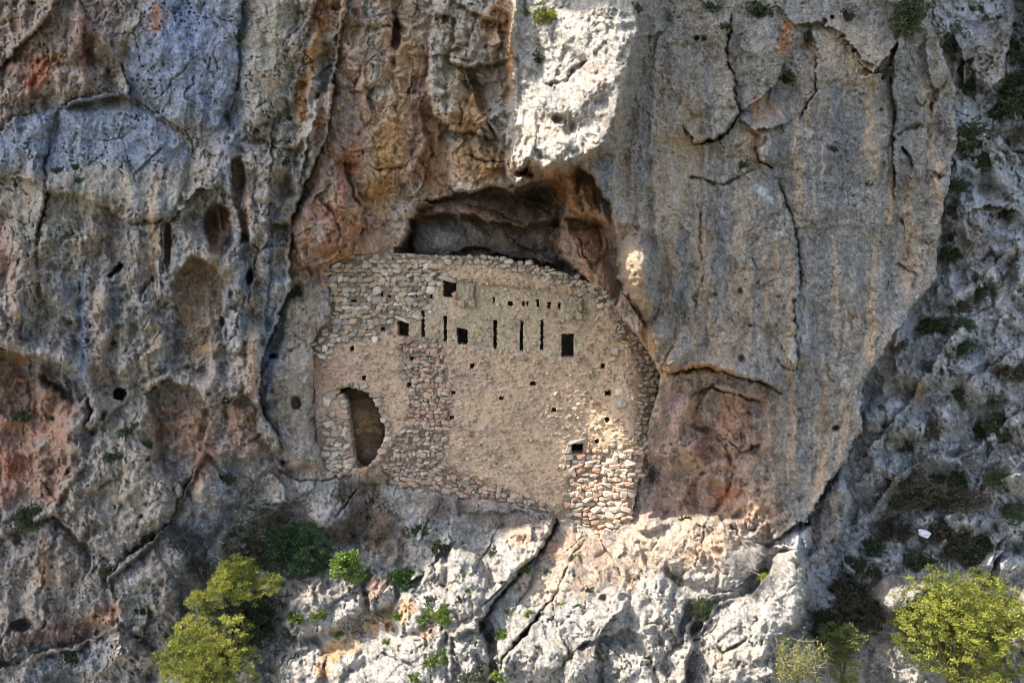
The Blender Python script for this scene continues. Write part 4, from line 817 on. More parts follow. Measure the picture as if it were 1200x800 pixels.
front = place(A, B, PW).reshape(-1, 3)
# edges on a rim (used once) run back through the thickness of the wall
ed = np.concatenate([wq[:, [0, 1]], wq[:, [1, 2]], wq[:, [2, 3]], wq[:, [3, 0]]])
key = np.sort(ed, 1); kk = key[:, 0].astype(np.int64) * A.size + key[:, 1]
_, first, cnt = np.unique(kk, return_index=True, return_counts=True)
rim = ed[first[cnt == 1]]
N = A.size
layers = [0, .12, .3, .6, 1.0]
co = [front]; fs = [wq]
wob = .04 * (_h(np.arange(N), np.arange(N) * 3, 5) - .5)
for k in range(1, len(layers)):
    b_ = front.copy(); b_[:, 1] += layers[k]; b_[:, 0] += wob * (k % 2) * 1.5; b_[:, 2] += wob * ((k + 1) % 2) * 1.5
    co.append(b_)
    fs.append(np.stack([rim[:, 1] + (k - 1) * N, rim[:, 0] + (k - 1) * N, rim[:, 0] + k * N, rim[:, 1] + k * N], -1))
co = np.concatenate(co); fs = np.concatenate(fs); cc = np.tile(WC.reshape(-1, 3), (len(layers), 1))
used, inv = np.unique(fs, return_inverse=True)
link('wall_face', mesh_np('wall_face', co[used], inv.reshape(-1, 4), cc[used]), fort, M_wall)

# stones
def stone_mesh(seed):
    r_ = np.random.default_rng(seed)
    c = []
    sgn = [(x, y, z) for x in (-1, 1) for y in (-1, 1) for z in (-1, 1)]
    ins_ = .30 + .25 * r_.random()
    corner = {g: np.array(g) * (.5 * (1 + .5 * (r_.random(3) - .5))) for g in sgn}
    vs, fc, ix = [], [], {}
    for g in sgn:
        for a in range(3):
            p = corner[g].copy()
            for b in range(3):
                if b != a: p[b] *= 1 - ins_ * (1.0 + .5 * (r_.random() - .5))
            ix[(g, a)] = len(vs); vs.append(p + .03 * (r_.random(3) - .5))
    def quad(l):
        m = np.mean([vs[i] for i in l], 0); a, b, c_ = vs[l[0]], vs[l[1]], vs[l[2]]
        fc.append(l if np.dot(np.cross(b - a, c_ - a), m) > 0 else l[::-1])
    for a in range(3):
        o = [b for b in range(3) if b != a]
        for sg in (-1, 1):
            l = []
            for (p_, q_) in ((-1, -1), (1, -1), (1, 1), (-1, 1)):
                g = [0, 0, 0]; g[a] = sg; g[o[0]] = p_; g[o[1]] = q_; l.append(ix[(tuple(g), a)])
            quad(l)
        for p_ in (-1, 1):
            for q_ in (-1, 1):
                g0 = [0, 0, 0]; g0[a] = -1; g0[o[0]] = p_; g0[o[1]] = q_; g1 = list(g0); g1[a] = 1
                quad([ix[(tuple(g0), o[0])], ix[(tuple(g1), o[0])], ix[(tuple(g1), o[1])], ix[(tuple(g0), o[1])]])
    for g in sgn: quad([ix[(g, 0)], ix[(g, 1)], ix[(g, 2)]])
    return np.array(vs), fc
def stone_mat(name, objcol):
    m, t, b = mat_base(name)
    if objcol:
        oi = t.nodes.new('ShaderNodeObjectInfo'); col = oi.outputs['Color']
    else:
        at = t.nodes.new('ShaderNodeAttribute'); at.attribute_name = 'stain'; col = at.outputs['Color']
    tc = t.nodes.new('ShaderNodeNewGeometry').outputs['Position']
    na = nnoise(t, 9, 6, .7, tc)
    t.links.new(scaled(t, col, nmap(t, na, .25, .75, .68, 1.3)), b.inputs['Base Color']); bump(t, b, na, .5, .06)
    return m
M_stone = stone_mat('wall_stone', True); M_stone2 = stone_mat('small_wall_stone', False)
SV = [stone_mesh(900 + i) for i in range(16)]
SME = []
for i, (v_, f_) in enumerate(SV):
    me = bpy.data.meshes.new('stone'); me.from_pydata([tuple(p) for p in v_], [], f_); me.materials.append(M_stone); SME.append(me)
PAL = dict(upper=[(160, 150, 138), (150, 142, 132), (176, 166, 152), (140, 128, 114), (134, 128, 122), (158, 138, 112), (168, 146, 122), (186, 178, 166)],
           crest=[(150, 140, 126), (164, 154, 140), (140, 130, 116), (132, 126, 118)],
           column=[(150, 134, 120), (140, 122, 110), (166, 146, 130), (128, 118, 110), (150, 116, 98), (172, 156, 140)],
           band=[(146, 132, 118), (136, 122, 110), (160, 140, 122), (150, 118, 98), (126, 116, 108)],
           jamb=[(158, 148, 136), (146, 134, 122), (150, 120, 102), (170, 158, 144), (132, 124, 116)],
           pillar=[(158, 140, 122), (166, 150, 132), (150, 122, 104), (172, 160, 144), (146, 136, 124), (160, 124, 104)],
           edge=[(136, 124, 110), (146, 130, 110), (124, 112, 100), (158, 142, 122), (150, 126, 100)], loose=[(142, 136, 128), (128, 120, 112), (172, 160, 144), (150, 122, 102)])
SIZ = dict(upper=(8.2, 5.8), crest=(6.5, 4.8), column=(6.8, 5.2), band=(7.5, 4.6), jamb=(7.8, 5.6), pillar=(9.0, 5.8), edge=(7.6, 5.2))
stones = []
rs = random.Random(5)
def in_open(u, v, m):
    for q in OPEN:
        if q[0][0] - 60 < u < q[0][0] + 60 and q[0][1] - 110 < v < q[0][1] + 110:
            if polydist(q, np.array([u]), np.array([v]))[0] > -m: return True
    return False
for k, q in RUB.items():
    sw, sh = SIZ[k]
    us_ = [t[0] for t in q]; vs_ = [t[1] for t in q]
    v = min(vs_) + 1
    while v < max(vs_):
        rh = sh * (.7 + .6 * rs.random())
        u = min(us_) + rs.random() * sw
        while u < max(us_):
            w_ = sw * (.5 + 1.0 * rs.random()); h_ = rh * (.7 + .5 * rs.random())
            cu = u + w_ / 2; cv = v + rh / 2 + (rs.random() - .5) * 2.4
            if polydist(q, np.array([cu]), np.array([cv]))[0] > (-2 if k in ('crest', 'edge') else rs.choice((-9, -4, 1, 4, 6))) and polydist(WALL, np.array([cu]), np.array([cv]))[0] > -5 and rs.random() > .14 and not in_open(cu, cv, min(w_, h_) * .35):
                stones.append((cu, cv, w_ * .95, h_ * .9, k))
            u += w_ * .98
        v += rh * .92
for i in range(420):                              # single larger stones bedded in the plaster
    u = rs.uniform(380, 745); v = rs.uniform(325, 600)
    if polydist(WALL, np.array([u]), np.array([v]))[0] > 8 and not in_open(u, v, 4): stones.append((u, v, rs.uniform(2.6, 6.0), rs.uniform(2.0, 4.2), 'loose'))
for (u, v, w_, h_) in ((725, 396, 11, 6), (721, 412, 9, 7), (718, 420, 10, 5), (696, 471, 8, 6), (726, 459, 9, 7), (729, 472, 10, 8), (676, 516.5, 19, 3.2), (666, 526, 6, 8), (687, 524, 6, 9), (525, 327, 18, 4), (472, 374, 18, 3.4), (534, 346, 6, 7), (388, 463, 10, 8), (384, 470, 9, 9), (442, 462, 8, 6), (446, 470, 6, 5)):
    stones.append((u, v, w_, h_, 'loose'))
for i in range(len(ARCH)):                        # broken stones round the mouth of the doorway
    (a0, b0), (a1, b1) = ARCH[i], ARCH[(i + 1) % len(ARCH)]
    n_ = max(1, int(math.hypot(a1 - a0, b1 - b0) / 5))
    for k in range(n_):
        t = (k + rs.random()) / n_; uu = a0 + (a1 - a0) * t; vv = b0 + (b1 - b0) * t; L = math.hypot(uu - 428, vv - 502) + 1e-6
        o_ = rs.uniform(2.0, 6.5)
        stones.append((uu + (uu - 428) / L * o_, vv + (vv - 502) / L * o_, rs.uniform(4.5, 8.5), rs.uniform(3.5, 6), 'jamb'))
def wallP(u, v):
    j = int(np.clip(round(u - 356), 0, len(wu) - 1)); i = int(np.clip(round(v - 290), 0, len(wv) - 1))
    return float(PW[i, j])
stones.sort(key=lambda q: -q[2] * q[3])
print('stones', len(stones))
bigv, bigf, bigc = [], [], []
from mathutils import Matrix, Euler
for i, (u, v, w_, h_, k) in enumerate(stones):
    pr = .12 if k == 'loose' else .15
    p = place(u, v, wallP(u, v) + pr - .17)
    dp = .42 + .14 * rs.random()
    sx = w_ * .0495; sz = h_ * .0495
    yaw = 0.0
    if u > 740: yaw = math.radians(min(50, (u - 740) * 1.5))
    eu = Euler(((rs.random() - .5) * .25, (rs.random() - .5) * (.8 if k != 'band' else .4) + (.22 if k == 'band' else 0), yaw + (rs.random() - .5) * .25))
    c = (.72 * C(*rs.choice(PAL[k])) + .28 * C(150, 128, 104)) * (.74 + .42 * rs.random())
    if i < 300:
        o = bpy.data.objects.new('stone', SME[rs.randrange(16)]); COL.objects.link(o); o.parent = fort
        o.location = p; o.rotation_euler = eu; o.scale = (sx * 1.12, dp, sz * 1.15); o.color = (c[0], c[1], c[2], 1)
    else:
        v_, f_ = SV[rs.randrange(16)]
        R = np.array((eu.to_matrix() @ Matrix.Diagonal((sx * 1.12, dp, sz * 1.15))))
        b0 = sum(len(x) for x in bigv)
        bigv.append(v_ @ R.T + p); bigf += [[a + b0 for a in f] for f in f_]; bigc.append(np.tile(c, (len(v_), 1)))
if bigv:
    me = bpy.data.meshes.new('rubble_stones'); me.from_pydata([tuple(p) for p in np.concatenate(bigv)], [], bigf)
    a = me.color_attributes.new('stain', 'FLOAT_COLOR', 'POINT'); bc = np.concatenate(bigc)
    a.data.foreach_set('color', np.concatenate([bc, np.ones((len(bc), 1))], 1).astype(np.float32).ravel())
    link('rubble_stones', me, fort, M_stone2, kind='stuff')
# two small boxes that jut from the wall on stone brackets
def lump(name, c, size, seed, parent, col, mat, n=14, amp=.16):
    """a rough block of masonry, rounded and uneven"""
    g = np.linspace(-1, 1, n)
    vs, fs = [], []
    for a in range(3):
        for sg in (-1, 1):
            S, T = np.meshgrid(g, g); W_ = np.full(S.shape, float(sg))
            q = [None] * 3; q[a] = W_; q[(a + 1) % 3] = S; q[(a + 2) % 3] = T
            b0 = len(vs) * n * n; vs.append(np.stack(q, -1).reshape(-1, 3))
            id_ = np.arange(n * n).reshape(n, n) + b0
            f = np.stack([id_[:-1, :-1], id_[:-1, 1:], id_[1:, 1:], id_[1:, :-1]], -1).reshape(-1, 4)
            fs.append(f if sg > 0 else f[:, ::-1])
    vs = np.concatenate(vs); nr = np.linalg.norm(vs, axis=1, keepdims=True); sph = vs / nr
    vs = vs * .62 + sph * .5
    d = 1 + amp * fbm(vs[:, 0] * 2.2 + seed, vs[:, 1] * 2.2 + vs[:, 2] * 3.1, seed, 4)[:, None]
    vs = vs * d * np.array(size) / 2 + np.array(c)
    return link(name, mesh_np(name, vs, np.concatenate(fs), np.tile(C(*col), (len(vs), 1)) * (1 + .3 * fbm(vs[:, 0] * 5, vs[:, 2] * 5, seed + 3, 3))[:, None]), parent, mat)
for (u, v) in ((547, 345), (672, 360)):
    p = place(u, v, wallP(u, v) + .12)
    bx_ = lump('jutting_box', p, (.86, .62, 1.05), u, fort, (140, 126, 106), M_wall, 14, .55)
    for d in (-.3, .32): lump('bracket', place(u + d * 20, v + 10.5, wallP(u, v) + .22), (.36, .55, .32), u + 9 + int(d * 10), bx_, (160, 144, 120), M_wall, 6, .5)
print('wall ok')

# ------------------------------------------------------------------ plants
def leaf_mat(name, trans=.15):
    m = bpy.data.materials.new(name); m.use_nodes = True; t = m.node_tree
    b = t.nodes['Principled BSDF']; b.inputs['Roughness'].default_value = .65; b.inputs['Specular IOR Level'].default_value = .25
    at = t.nodes.new('ShaderNodeAttribute'); at.attribute_name = 'stain'
    oi = t.nodes.new('ShaderNodeObjectInfo')
    mx = t.nodes.new('ShaderNodeMix'); mx.data_type = 'RGBA'; mx.blend_type = 'MULTIPLY'; mx.inputs[0].default_value = 1
    t.links.new(at.outputs['Color'], mx.inputs[6]); t.links.new(oi.outputs['Color'], mx.inputs[7])
    t.links.new(mx.outputs[2], b.inputs['Base Color'])
    tr = t.nodes.new('ShaderNodeBsdfTranslucent'); t.links.new(mx.outputs[2], tr.inputs['Color'])
    ms = t.nodes.new('ShaderNodeMixShader'); ms.inputs[0].default_value = trans
    t.links.new(b.outputs[0], ms.inputs[1]); t.links.new(tr.outputs[0], ms.inputs[2]); t.links.new(ms.outputs[0], t.nodes['Material Output'].inputs[0])
    return m
M_leaf = leaf_mat('leaf')
def wood_mat(name, col):
    m, t, b = mat_base(name)
    tc = t.nodes.new('ShaderNodeTexCoord').outputs['Object']; n = nnoise(t, 12, 4, .6, tc)
    rp = t.nodes.new('ShaderNodeValToRGB'); rp.color_ramp.elements[0].color = (*[c * .6 for c in col], 1); rp.color_ramp.elements[1].color = (*[c * 1.35 for c in col], 1)
    t.links.new(n, rp.inputs[0]); t.links.new(rp.outputs[0], b.inputs['Base Color']); bump(t, b, n, .5, .03)
    return m
M_bark = wood_mat('bark', (.14, .11, .085)); M_dead = wood_mat('bleached_wood', (.42, .38, .34)); M_dry = wood_mat('dry_twig', (.30, .25, .19))

def tube(pts, r0, r1, n=5):
    pts = np.array(pts, float); k = len(pts); vs = []
    for i in range(k):
        d = pts[min(i + 1, k - 1)] - pts[max(i - 1, 0)]; d /= np.linalg.norm(d) + 1e-9
        a = np.cross(d, [.3, .2, .93]); a /= np.linalg.norm(a) + 1e-9; b = np.cross(d, a)
        rr = r0 + (r1 - r0) * i / (k - 1)
        for q in range(n):
            th = 2 * math.pi * q / n; vs.append(pts[i] + rr * (math.cos(th) * a + math.sin(th) * b))
    fs = [[i * n + q, i * n + (q + 1) % n, (i + 1) * n + (q + 1) % n, (i + 1) * n + q] for i in range(k - 1) for q in range(n)]
    return np.array(vs), np.array(fs)
def tubes(ts):
    V_, F_, o = [], [], 0
    for v_, f_ in ts: V_.append(v_); F_.append(f_ + o); o += len(v_)
    return np.concatenate(V_), np.concatenate(F_)
def leaves(cent, outw, size, g, asp=2.0, jit=.6):
    """one pointed leaf face at every centre, more or less along its outward direction"""
    n = len(cent)
    d = outw + jit * g.standard_normal((n, 3)); d /= np.linalg.norm(d, axis=1, keepdims=True) + 1e-9
    s_ = np.cross(d, g.standard_normal((n, 3))); s_ /= np.linalg.norm(s_, axis=1, keepdims=True) + 1e-9
    L = (size * (.6 + .8 * g.random(n)))[:, None]
    v_ = np.stack([cent, cent + d * L * .45 + s_ * L / asp * .5, cent + d * L, cent + d * L * .45 - s_ * L / asp * .5], 1)
    return v_.reshape(-1, 3), np.arange(4 * n).reshape(n, 4)
def crown(rx, ry, rz, g, nl, nc, nf, size, cols, asp=2.0, clump=.16, rag_=.25):
    """lobes > clumps > leaves; returns leaf mesh data and the lobe centres (base of the plant at the origin)"""
    lob = []
    while len(lob) < nl:
        q = g.uniform(-1, 1, 3)
        if np.linalg.norm(q) < 1 and q[2] > -.75: lob.append(q)
    lob = np.array(lob); R0 = np.array([rx, ry, rz])
    lc = lob * R0 * .68 + np.array([0, 0, rz * .85]); lr = (.30 + .24 * g.random(nl)) * min(rx, rz) * (1 + .0 * lob[:, 0])
    cent, outw, colr = [], [], []
    for i in range(nl):
        d = g.standard_normal((nc, 3)); d /= np.linalg.norm(d, axis=1, keepdims=True)
        cc_ = lc[i] + d * (lr[i] * (.75 + rag_ * 1.6 * g.random(nc)))[:, None]
        tone = cols[g.integers(len(cols))]
        for j in range(nc):
            if g.random() < .12: continue
            e = g.standard_normal((nf, 3)); e /= np.linalg.norm(e, axis=1, keepdims=True)
            e[:, 2] = np.abs(e[:, 2]) * .6 + e[:, 2] * .4
            cr = clump * (.6 + .8 * g.random())
            cent.append(cc_[j] + e * (cr * g.random(nf) ** .5)[:, None]); outw.append(e * .8 + d[j] * .6)
            colr.append(np.tile(np.array(tone) * (.75 + .5 * g.random()), (nf, 1)) * (.85 + .3 * g.random((nf, 1))))
    v_, f_ = leaves(np.concatenate(cent), np.concatenate(outw), size, g, asp)
    return v_, f_, np.repeat(np.concatenate(colr), 4, 0), lc
GREEN_Y = [(.29, .29, .05), (.23, .24, .04), (.34, .33, .06), (.15, .17, .03), (.10, .12, .025)]
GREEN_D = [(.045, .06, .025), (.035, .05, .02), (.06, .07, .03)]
GREEN_B = [(.14, .20, .035), (.18, .25, .05), (.11, .17, .03)]
GREY_G = [(.11, .12, .075), (.14, .14, .09), (.085, .095, .06)]
BROWN = [(.10, .085, .055), (.075, .065, .045), (.13, .11, .07)]
def M_PX(u, v): return (50 - surfP(u, v)) / FOC
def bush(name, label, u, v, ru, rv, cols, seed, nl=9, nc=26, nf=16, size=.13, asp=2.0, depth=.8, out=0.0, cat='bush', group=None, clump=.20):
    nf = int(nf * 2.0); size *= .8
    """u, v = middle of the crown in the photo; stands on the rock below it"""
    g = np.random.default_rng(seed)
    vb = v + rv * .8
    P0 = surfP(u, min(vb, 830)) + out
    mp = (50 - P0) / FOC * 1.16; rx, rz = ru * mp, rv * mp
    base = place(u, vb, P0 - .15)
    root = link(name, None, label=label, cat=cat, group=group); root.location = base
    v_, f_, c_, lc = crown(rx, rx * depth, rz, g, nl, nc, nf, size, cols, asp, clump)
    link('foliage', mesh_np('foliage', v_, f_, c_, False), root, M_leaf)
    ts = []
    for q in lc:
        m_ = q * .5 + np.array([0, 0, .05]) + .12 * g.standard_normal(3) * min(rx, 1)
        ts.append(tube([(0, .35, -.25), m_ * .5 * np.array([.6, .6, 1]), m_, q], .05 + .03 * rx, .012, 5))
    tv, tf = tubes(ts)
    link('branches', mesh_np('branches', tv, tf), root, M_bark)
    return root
# lit junipers at the foot of the left cliff
bush('juniper_bush', 'large sunlit yellow-green juniper at the foot of the left cliff', 244, 778, 66, 50, GREEN_Y, 11, 18, 56, 22, .13, out=2.4)
bush('juniper_bush', 'round sunlit juniper just above the large one at the left foot', 276, 686, 27, 27, GREEN_Y, 12, 10, 40, 18, .12, out=3.0)
bush('juniper_bush', 'small sunlit juniper between the round one and the large one', 236, 711, 17, 16, GREEN_Y, 13, 7, 20, 16, .12, out=2.8)
bush('juniper_bush', 'sparse little juniper with bare tips beside the round juniper', 314, 684, 15, 14, GREEN_Y, 14, 7, 9, 12, .12, out=3.0)
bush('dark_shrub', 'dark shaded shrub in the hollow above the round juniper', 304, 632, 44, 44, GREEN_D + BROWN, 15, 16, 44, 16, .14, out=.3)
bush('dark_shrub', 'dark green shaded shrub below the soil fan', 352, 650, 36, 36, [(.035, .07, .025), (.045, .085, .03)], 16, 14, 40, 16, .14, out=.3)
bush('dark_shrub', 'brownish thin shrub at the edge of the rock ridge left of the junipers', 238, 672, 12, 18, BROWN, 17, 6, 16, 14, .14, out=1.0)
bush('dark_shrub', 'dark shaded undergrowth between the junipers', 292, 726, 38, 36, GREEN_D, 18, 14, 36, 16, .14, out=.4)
bush('dark_scrub', 'grey leafless looking scrub on the shaded ledge beside the rock ridge', 214, 636, 22, 22, [(.07, .075, .07), (.055, .06, .055)], 19, 7, 22, 16, .12)
# right foot
bush('juniper_bush', 'biggest sunlit juniper, broad and yellow-green, below the gully', 1116, 748, 90, 72, GREEN_Y, 21, 30, 60, 24, .14, out=2.6)
bush('juniper_bush', 'upright leafy sunlit shrub between the dry bush and the biggest juniper', 988, 768, 28, 40, [(.17, .18, .045), (.13, .15, .04), (.21, .21, .06)], 22, 9, 30, 18, .13, out=2.6)
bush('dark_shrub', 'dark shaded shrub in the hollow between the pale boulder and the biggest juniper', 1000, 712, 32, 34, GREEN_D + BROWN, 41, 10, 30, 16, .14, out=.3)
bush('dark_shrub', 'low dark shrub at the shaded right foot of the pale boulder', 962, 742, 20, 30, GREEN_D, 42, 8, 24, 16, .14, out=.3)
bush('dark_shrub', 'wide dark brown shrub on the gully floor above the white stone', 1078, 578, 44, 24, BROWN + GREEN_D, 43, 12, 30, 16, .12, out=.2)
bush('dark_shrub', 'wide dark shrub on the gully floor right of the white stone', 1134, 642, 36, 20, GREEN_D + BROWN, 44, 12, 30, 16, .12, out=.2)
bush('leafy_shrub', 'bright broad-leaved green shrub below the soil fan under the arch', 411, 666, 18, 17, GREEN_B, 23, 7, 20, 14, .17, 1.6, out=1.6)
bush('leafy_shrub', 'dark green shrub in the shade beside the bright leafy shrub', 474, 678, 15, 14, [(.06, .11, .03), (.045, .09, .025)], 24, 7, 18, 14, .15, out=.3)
print('bushes ok')

def tangle(name, label, u, v, ru, rv, seed, mat, n=16, thick=.03, out=.5, cols=None):
    """a bush of bare forking twigs"""
    g = np.random.default_rng(seed)
    P0 = surfP(u, min(v + rv * .7, 830)) + out; mp = (50 - P0) / FOC; rx, rz = ru * mp, rv * mp
    base = place(u, v + rv * .8, P0 - .1)
    root = link(name, None, label=label, cat='bush'); root.location = base
    ts, tips = [], []
    for i in range(n):
        d = np.array([g.uniform(-1, 1) * rx, g.uniform(-.7, .5) * rx, rz * g.uniform(.7, 1.7)])
        p = [np.array([0, .3, -.2])]
        for k in range(1, 6): p.append(d * k / 5 + .10 * rx * g.standard_normal(3) * .6)
        ts.append(tube(p, thick, thick * .4, 4))
        for k in (2, 3, 4, 5):
            for _ in range(3):
                e = p[k] + np.array([g.normal() * .3, g.normal() * .3, g.normal() * .22 + .12]) * rx * .8; m_ = (p[k] + e) / 2 + .05 * g.standard_normal(3)
                ts.append(tube([p[k], m_, e], thick * .5, thick * .2, 3)); tips.append(e); tips.append(m_)
                f = e + g.standard_normal(3) * .18 * rx; ts.append(tube([m_, (m_ + f) / 2 + .03 * g.standard_normal(3), f], thick * .35, thick * .15, 3))
    tv, tf = tubes(ts); link('twigs', mesh_np('twigs', tv, tf), root, mat)
    if cols:
        t_ = np.array(tips); t_ = t_[g.random(len(t_)) < .6]
        cen = np.repeat(t_, 10, 0) + .09 * g.standard_normal((len(t_) * 10, 3))
        v_, f_ = leaves(cen, g.standard_normal(cen.shape), .11, g)
        link('foliage', mesh_np('foliage', v_, f_, np.repeat(np.array(cols)[g.integers(len(cols), size=len(cen))], 4, 0), False), root, M_leaf)
    return root
tangle('dead_bush', 'bleached leafless bush on the tan rock above the pale boulder', 868, 657, 24, 20, 31, M_dead, 18, .05, 1.2)
tangle('dry_bush', 'half dry bush of tangled pale twigs below the pale boulder', 934, 776, 36, 28, 32, M_dry, 18, .035, 2.4, GREEN_Y)

# small plants: a few shapes, copied
TUFT = {}
def tuft_mesh(kind, k):
    """stems that spread from one root, leaves along them"""
    g = np.random.default_rng(500 + k * 10 + len(kind))
    cols = np.array(dict(dark=GREEN_D, bright=GREEN_B, grey=GREY_G, brown=BROWN, olive=GREEN_Y)[kind])
    cen, out, col = [], [], []
    lean = g.standard_normal(2) * .25
    for i in range(84):
        d = np.array([g.normal() * .8 + lean[0], g.normal() * .6 + lean[1] - .2, abs(g.normal()) * .55 + .12]); d /= np.linalg.norm(d)
        L = g.uniform(.15, .62) * (1.1 if g.random() < .2 else 1); t = g.random(13) ** .7
        bend = g.standard_normal(3) * .12
        cen.append(d * (L * t)[:, None] + bend * (t ** 2)[:, None] + .025 * g.standard_normal((13, 3)) + [0, 0, .03]); out.append(np.tile(d, (13, 1)))
        col.append(cols[g.integers(len(cols))] * g.uniform(.7, 1.35) * np.ones((13, 1)))
    v_, f_ = leaves(np.concatenate(cen), np.concatenate(out), .17, g, 2.0, .8)
    return mesh_np('tuft', v_, f_, np.repeat(np.concatenate(col), 4, 0), False)
def scrub_mesh(kind, k):
    g = np.random.default_rng(700 + k * 10 + len(kind))
    v_, f_, c_, _ = crown(.5, .42, .36, g, 11, 20, 14, .075, dict(dark=GREEN_D, bright=GREEN_B, grey=GREY_G, brown=BROWN, olive=GREEN_Y)[kind], 2.2, .10, .7)
    return mesh_np('scrub', v_, f_, c_, False)
def tuft(kind, u, v, ru, label, group, rv=None):
    if (kind, 0) not in TUFT:
        for k in range(6): TUFT[(kind, k)] = tuft_mesh(kind, k)
        for k in range(6, 10): TUFT[(kind, k)] = scrub_mesh(kind, k)
    ru *= 1.3; rv = rv * 1.3 if rv else ru * .85
    P0 = surfP(u, v + rv * .3); mp = (50 - P0) / FOC
    o = link(dict(dark='dark_tuft', bright='green_tuft', grey='grey_tuft', brown='dry_tuft', olive='olive_tuft')[kind], TUFT[(kind, rs.randrange(6) if ru < 14 else rs.randrange(6, 10))], mat=M_leaf, label=label, cat='plant', group=group)
    o.location = place(u, v + rv * .7, P0 - .12); s_ = ru * mp / .5
    o.scale = (s_, s_ * .8, rv * mp / .36 * .8); o.rotation_euler = ((rs.random() - .3) * .5, (rs.random() - .5) * .7, (rs.random() - .5) * 1.6); q = (.8 + .4 * rs.random()) * (1.5 if kind == 'dark' else 1); o.color = (q, q * .97, q, 1)
    return o
LEFT_L = lambda u, v: 'small dark tuft rooted in the ' + ('blue-grey upper cliff left of the wall' if v < 260 else 'orange hollows left of the arch' if v < 570 else 'shaded lower rocks left of the junipers')
for (u, v, r_) in ((309, 132, 7), (339, 138, 6), (341, 165, 7), (332, 187, 8), (297, 236, 5), (69, 199, 8), (88, 196, 6), (91, 211, 6), (277, 39, 7), (298, 152, 6), (84, 375, 6), (135, 397, 8), (140, 381, 5), (24, 486, 9), (152, 503, 10), (133, 532, 9), (169, 518, 8), (262, 466, 7), (64, 488, 5), (172, 536, 6), (154, 641, 8), (167, 602, 6), (137, 592, 4), (162, 743, 8), (169, 712, 9), (262, 559, 9), (130, 665, 9), (60, 480, 5), (333, 540, 4)):
    tuft('dark', u, v, r_ * .8, LEFT_L(u, v), 'dark tufts on the left cliff')
tuft('dark', 347, 339, 10, 'round dark green tuft just left of the top of the fort wall', None); tuft('dark', 37, 605, 17, 'widest dark tuft on the shaded lower left cliff', None); tuft('dark', 174, 624, 14, 'greenish tuft on the ledge of the lower left cliff', None); tuft('dark', 85, 765, 10, 'dark tuft on the ribbed grey rock at the lower left', None)
RIGHT_L = lambda u, v: 'small dark tuft in the cracks ' + ('atop the smooth cliff right of the prow' if v < 100 else 'midway on the smooth right cliff')
for (u, v, r_) in ((830, 5, 11), (889, 10, 11), (989, 18, 9), (943, 42, 8), (919, 88, 11), (975, 174, 5), (872, 192, 6), (1033, 86, 9), (850, 30, 6), (1078, 120, 5), (818, 166, 6), (1015, 215, 5), (745, 8, 6), (1098, 205, 6), (945, 612, 8), (880, 380, 3), (1030, 128, 4)):
    tuft('dark', u, v, r_ * .9, RIGHT_L(u, v), 'dark tufts on the right cliff')
tuft('dark', 1068, 20, 20, 'wide dark tuft in the cleft at the top of the right cliff', None, 22)
tuft('olive', 617, 14, 8, 'yellowish tuft on the upper left corner of the sunlit prow', None); tuft('olive', 640, 22, 13, 'larger yellow-green tuft on top of the sunlit prow', None); tuft('grey', 632, 66, 9, 'dull grey tuft on the sunlit prow below the green ones', None)
G_L = lambda u, v: ('brown dry' if (u + v) % 3 == 0 else 'dark green') + ' scrub in the shaded gully ' + ('along the upper edge of the smooth cliff' if v < 260 else 'between the pale blocks above the white stone' if v < 530 else 'around the white stone' if v < 655 and u > 1035 else 'in the hollow beside the biggest juniper')
for (u, v, r_) in ((1124, 81, 14), (1134, 104, 14), (1182, 125, 24), (1141, 162, 22), (1121, 219, 14), (1151, 192, 16), (1118, 250, 12), (1114, 297, 15), (1148, 338, 18), (1094, 381, 16), (1124, 405, 15), (1127, 459, 20), (1181, 500, 24), (1084, 503, 14), (1185, 435, 16), (1050, 405, 13), (1195, 60, 20), (1190, 160, 14), (1192, 96, 18), (1168, 130, 12), (1060, 560, 22), (1085, 575, 26), (1110, 560, 24), (1134, 585, 20), (1045, 590, 18), (1020, 640, 20), (1048, 620, 20), (1110, 630, 24), (1140, 640, 26), (1168, 618, 16), (1080, 655, 20), (990, 690, 20), (1006, 716, 20), (978, 720, 16), (1030, 668, 18), (1146, 505, 12), (1190, 600, 14), (1160, 470, 12), (1128, 360, 12), (1170, 560, 14), (1172, 250, 8), (1100, 430, 12), (1064, 520, 10), (1160, 665, 16), (1000, 660, 14), (1116, 275, 10), (1130, 380, 12)):
    tuft('dark' if (u + v) % 3 else 'brown', u, v, r_, G_L(u, v), 'dark scrub in the gully', r_ * .7)
tuft('grey', 1104, 48, 16, 'grey-green feathery tuft on the pale block beside the top of the gully', None, 18); tuft('dark', 1138, 8, 8, 'green tuft at the top of the pale block above the gully', None)
S_L = 'small fresh green tuft on the sunlit rock slope below the fort wall'
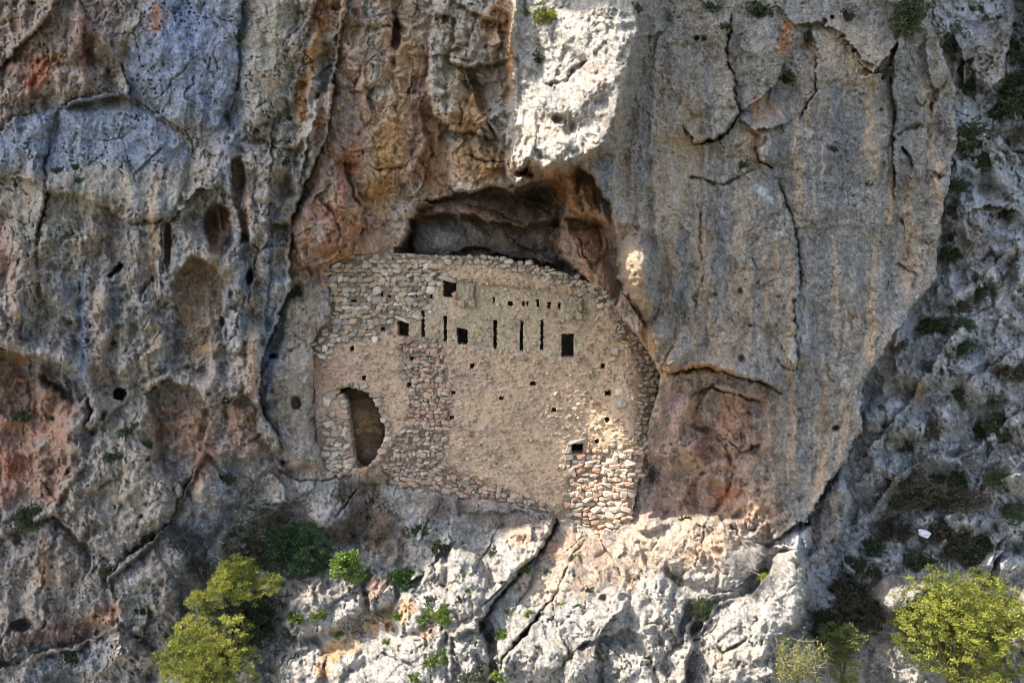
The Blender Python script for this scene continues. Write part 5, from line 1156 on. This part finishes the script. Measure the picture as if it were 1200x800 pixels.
for (u, v, r_) in ((508, 714, 9), (526, 720, 13), (616, 665, 6), (589, 743, 7), (508, 769, 10), (469, 719, 7), (491, 726, 7), (658, 705, 5), (350, 719, 10), (373, 719, 7), (430, 674, 6), (454, 751, 5), (546, 690, 4), (499, 751, 5), (585, 790, 7), (595, 715, 4), (620, 718, 5), (486, 792, 6), (398, 742, 5), (460, 760, 4), (680, 708, 4), (896, 668, 4), (562, 728, 6), (545, 672, 4), (675, 650, 3)):
    tuft('bright', u, v, r_, S_L, 'green tufts on the sunlit slope')
D_L = 'dull grey-green tuft in a joint of the sunlit slope rocks'
for (u, v, r_) in ((553, 796, 16), (660, 770, 12), (569, 745, 9), (580, 645, 6), (505, 700, 6), (716, 722, 6), (690, 688, 5), (640, 668, 5), (560, 780, 8), (628, 760, 6), (340, 740, 8), (700, 765, 8), (760, 770, 6)):
    tuft('grey', u, v, r_, D_L, 'grey-green tufts on the sunlit slope')
for (u, v, r_) in ((488, 621, 9), (515, 636, 10), (540, 700, 5), (440, 700, 7)): tuft('dark', u, v, r_, 'dark green tuft on the shaded rock under the foot of the fort wall', 'dark tufts under the wall')
tuft('brown', 759, 540, 15, 'dry grey-brown scrub on the rock right of the pillar of the wall', None, 22)
tuft('dark', 826, 710, 14, 'dark green shrub in the hollow beside the pale boulder', None); tuft('dark', 802, 606, 6, 'tiny tuft at the foot of the reddish cliff right of the wall', None); tuft('olive', 896, 675, 5, 'tiny yellowish tuft beside the bleached bush', None)

# white stone lying in the scrub of the gully
g_ = np.random.default_rng(3); v_, f_ = stone_mesh(77)
me = bpy.data.meshes.new('white_stone'); me.from_pydata([tuple(p) for p in v_], [], f_)
M_white, _, bw = mat_base('white_limestone'); bw.inputs['Base Color'].default_value = (.8, .8, .8, 1)
o = link('white_stone', me, mat=M_white, label='bright white flat stone lying in the dark scrub of the gully', cat='stone')
o.location = place(1083, 624, surfP(1083, 626) + 1.5); o.scale = (.68, .5, .34); o.rotation_euler = (.5, .15, .2)
print('plants ok')
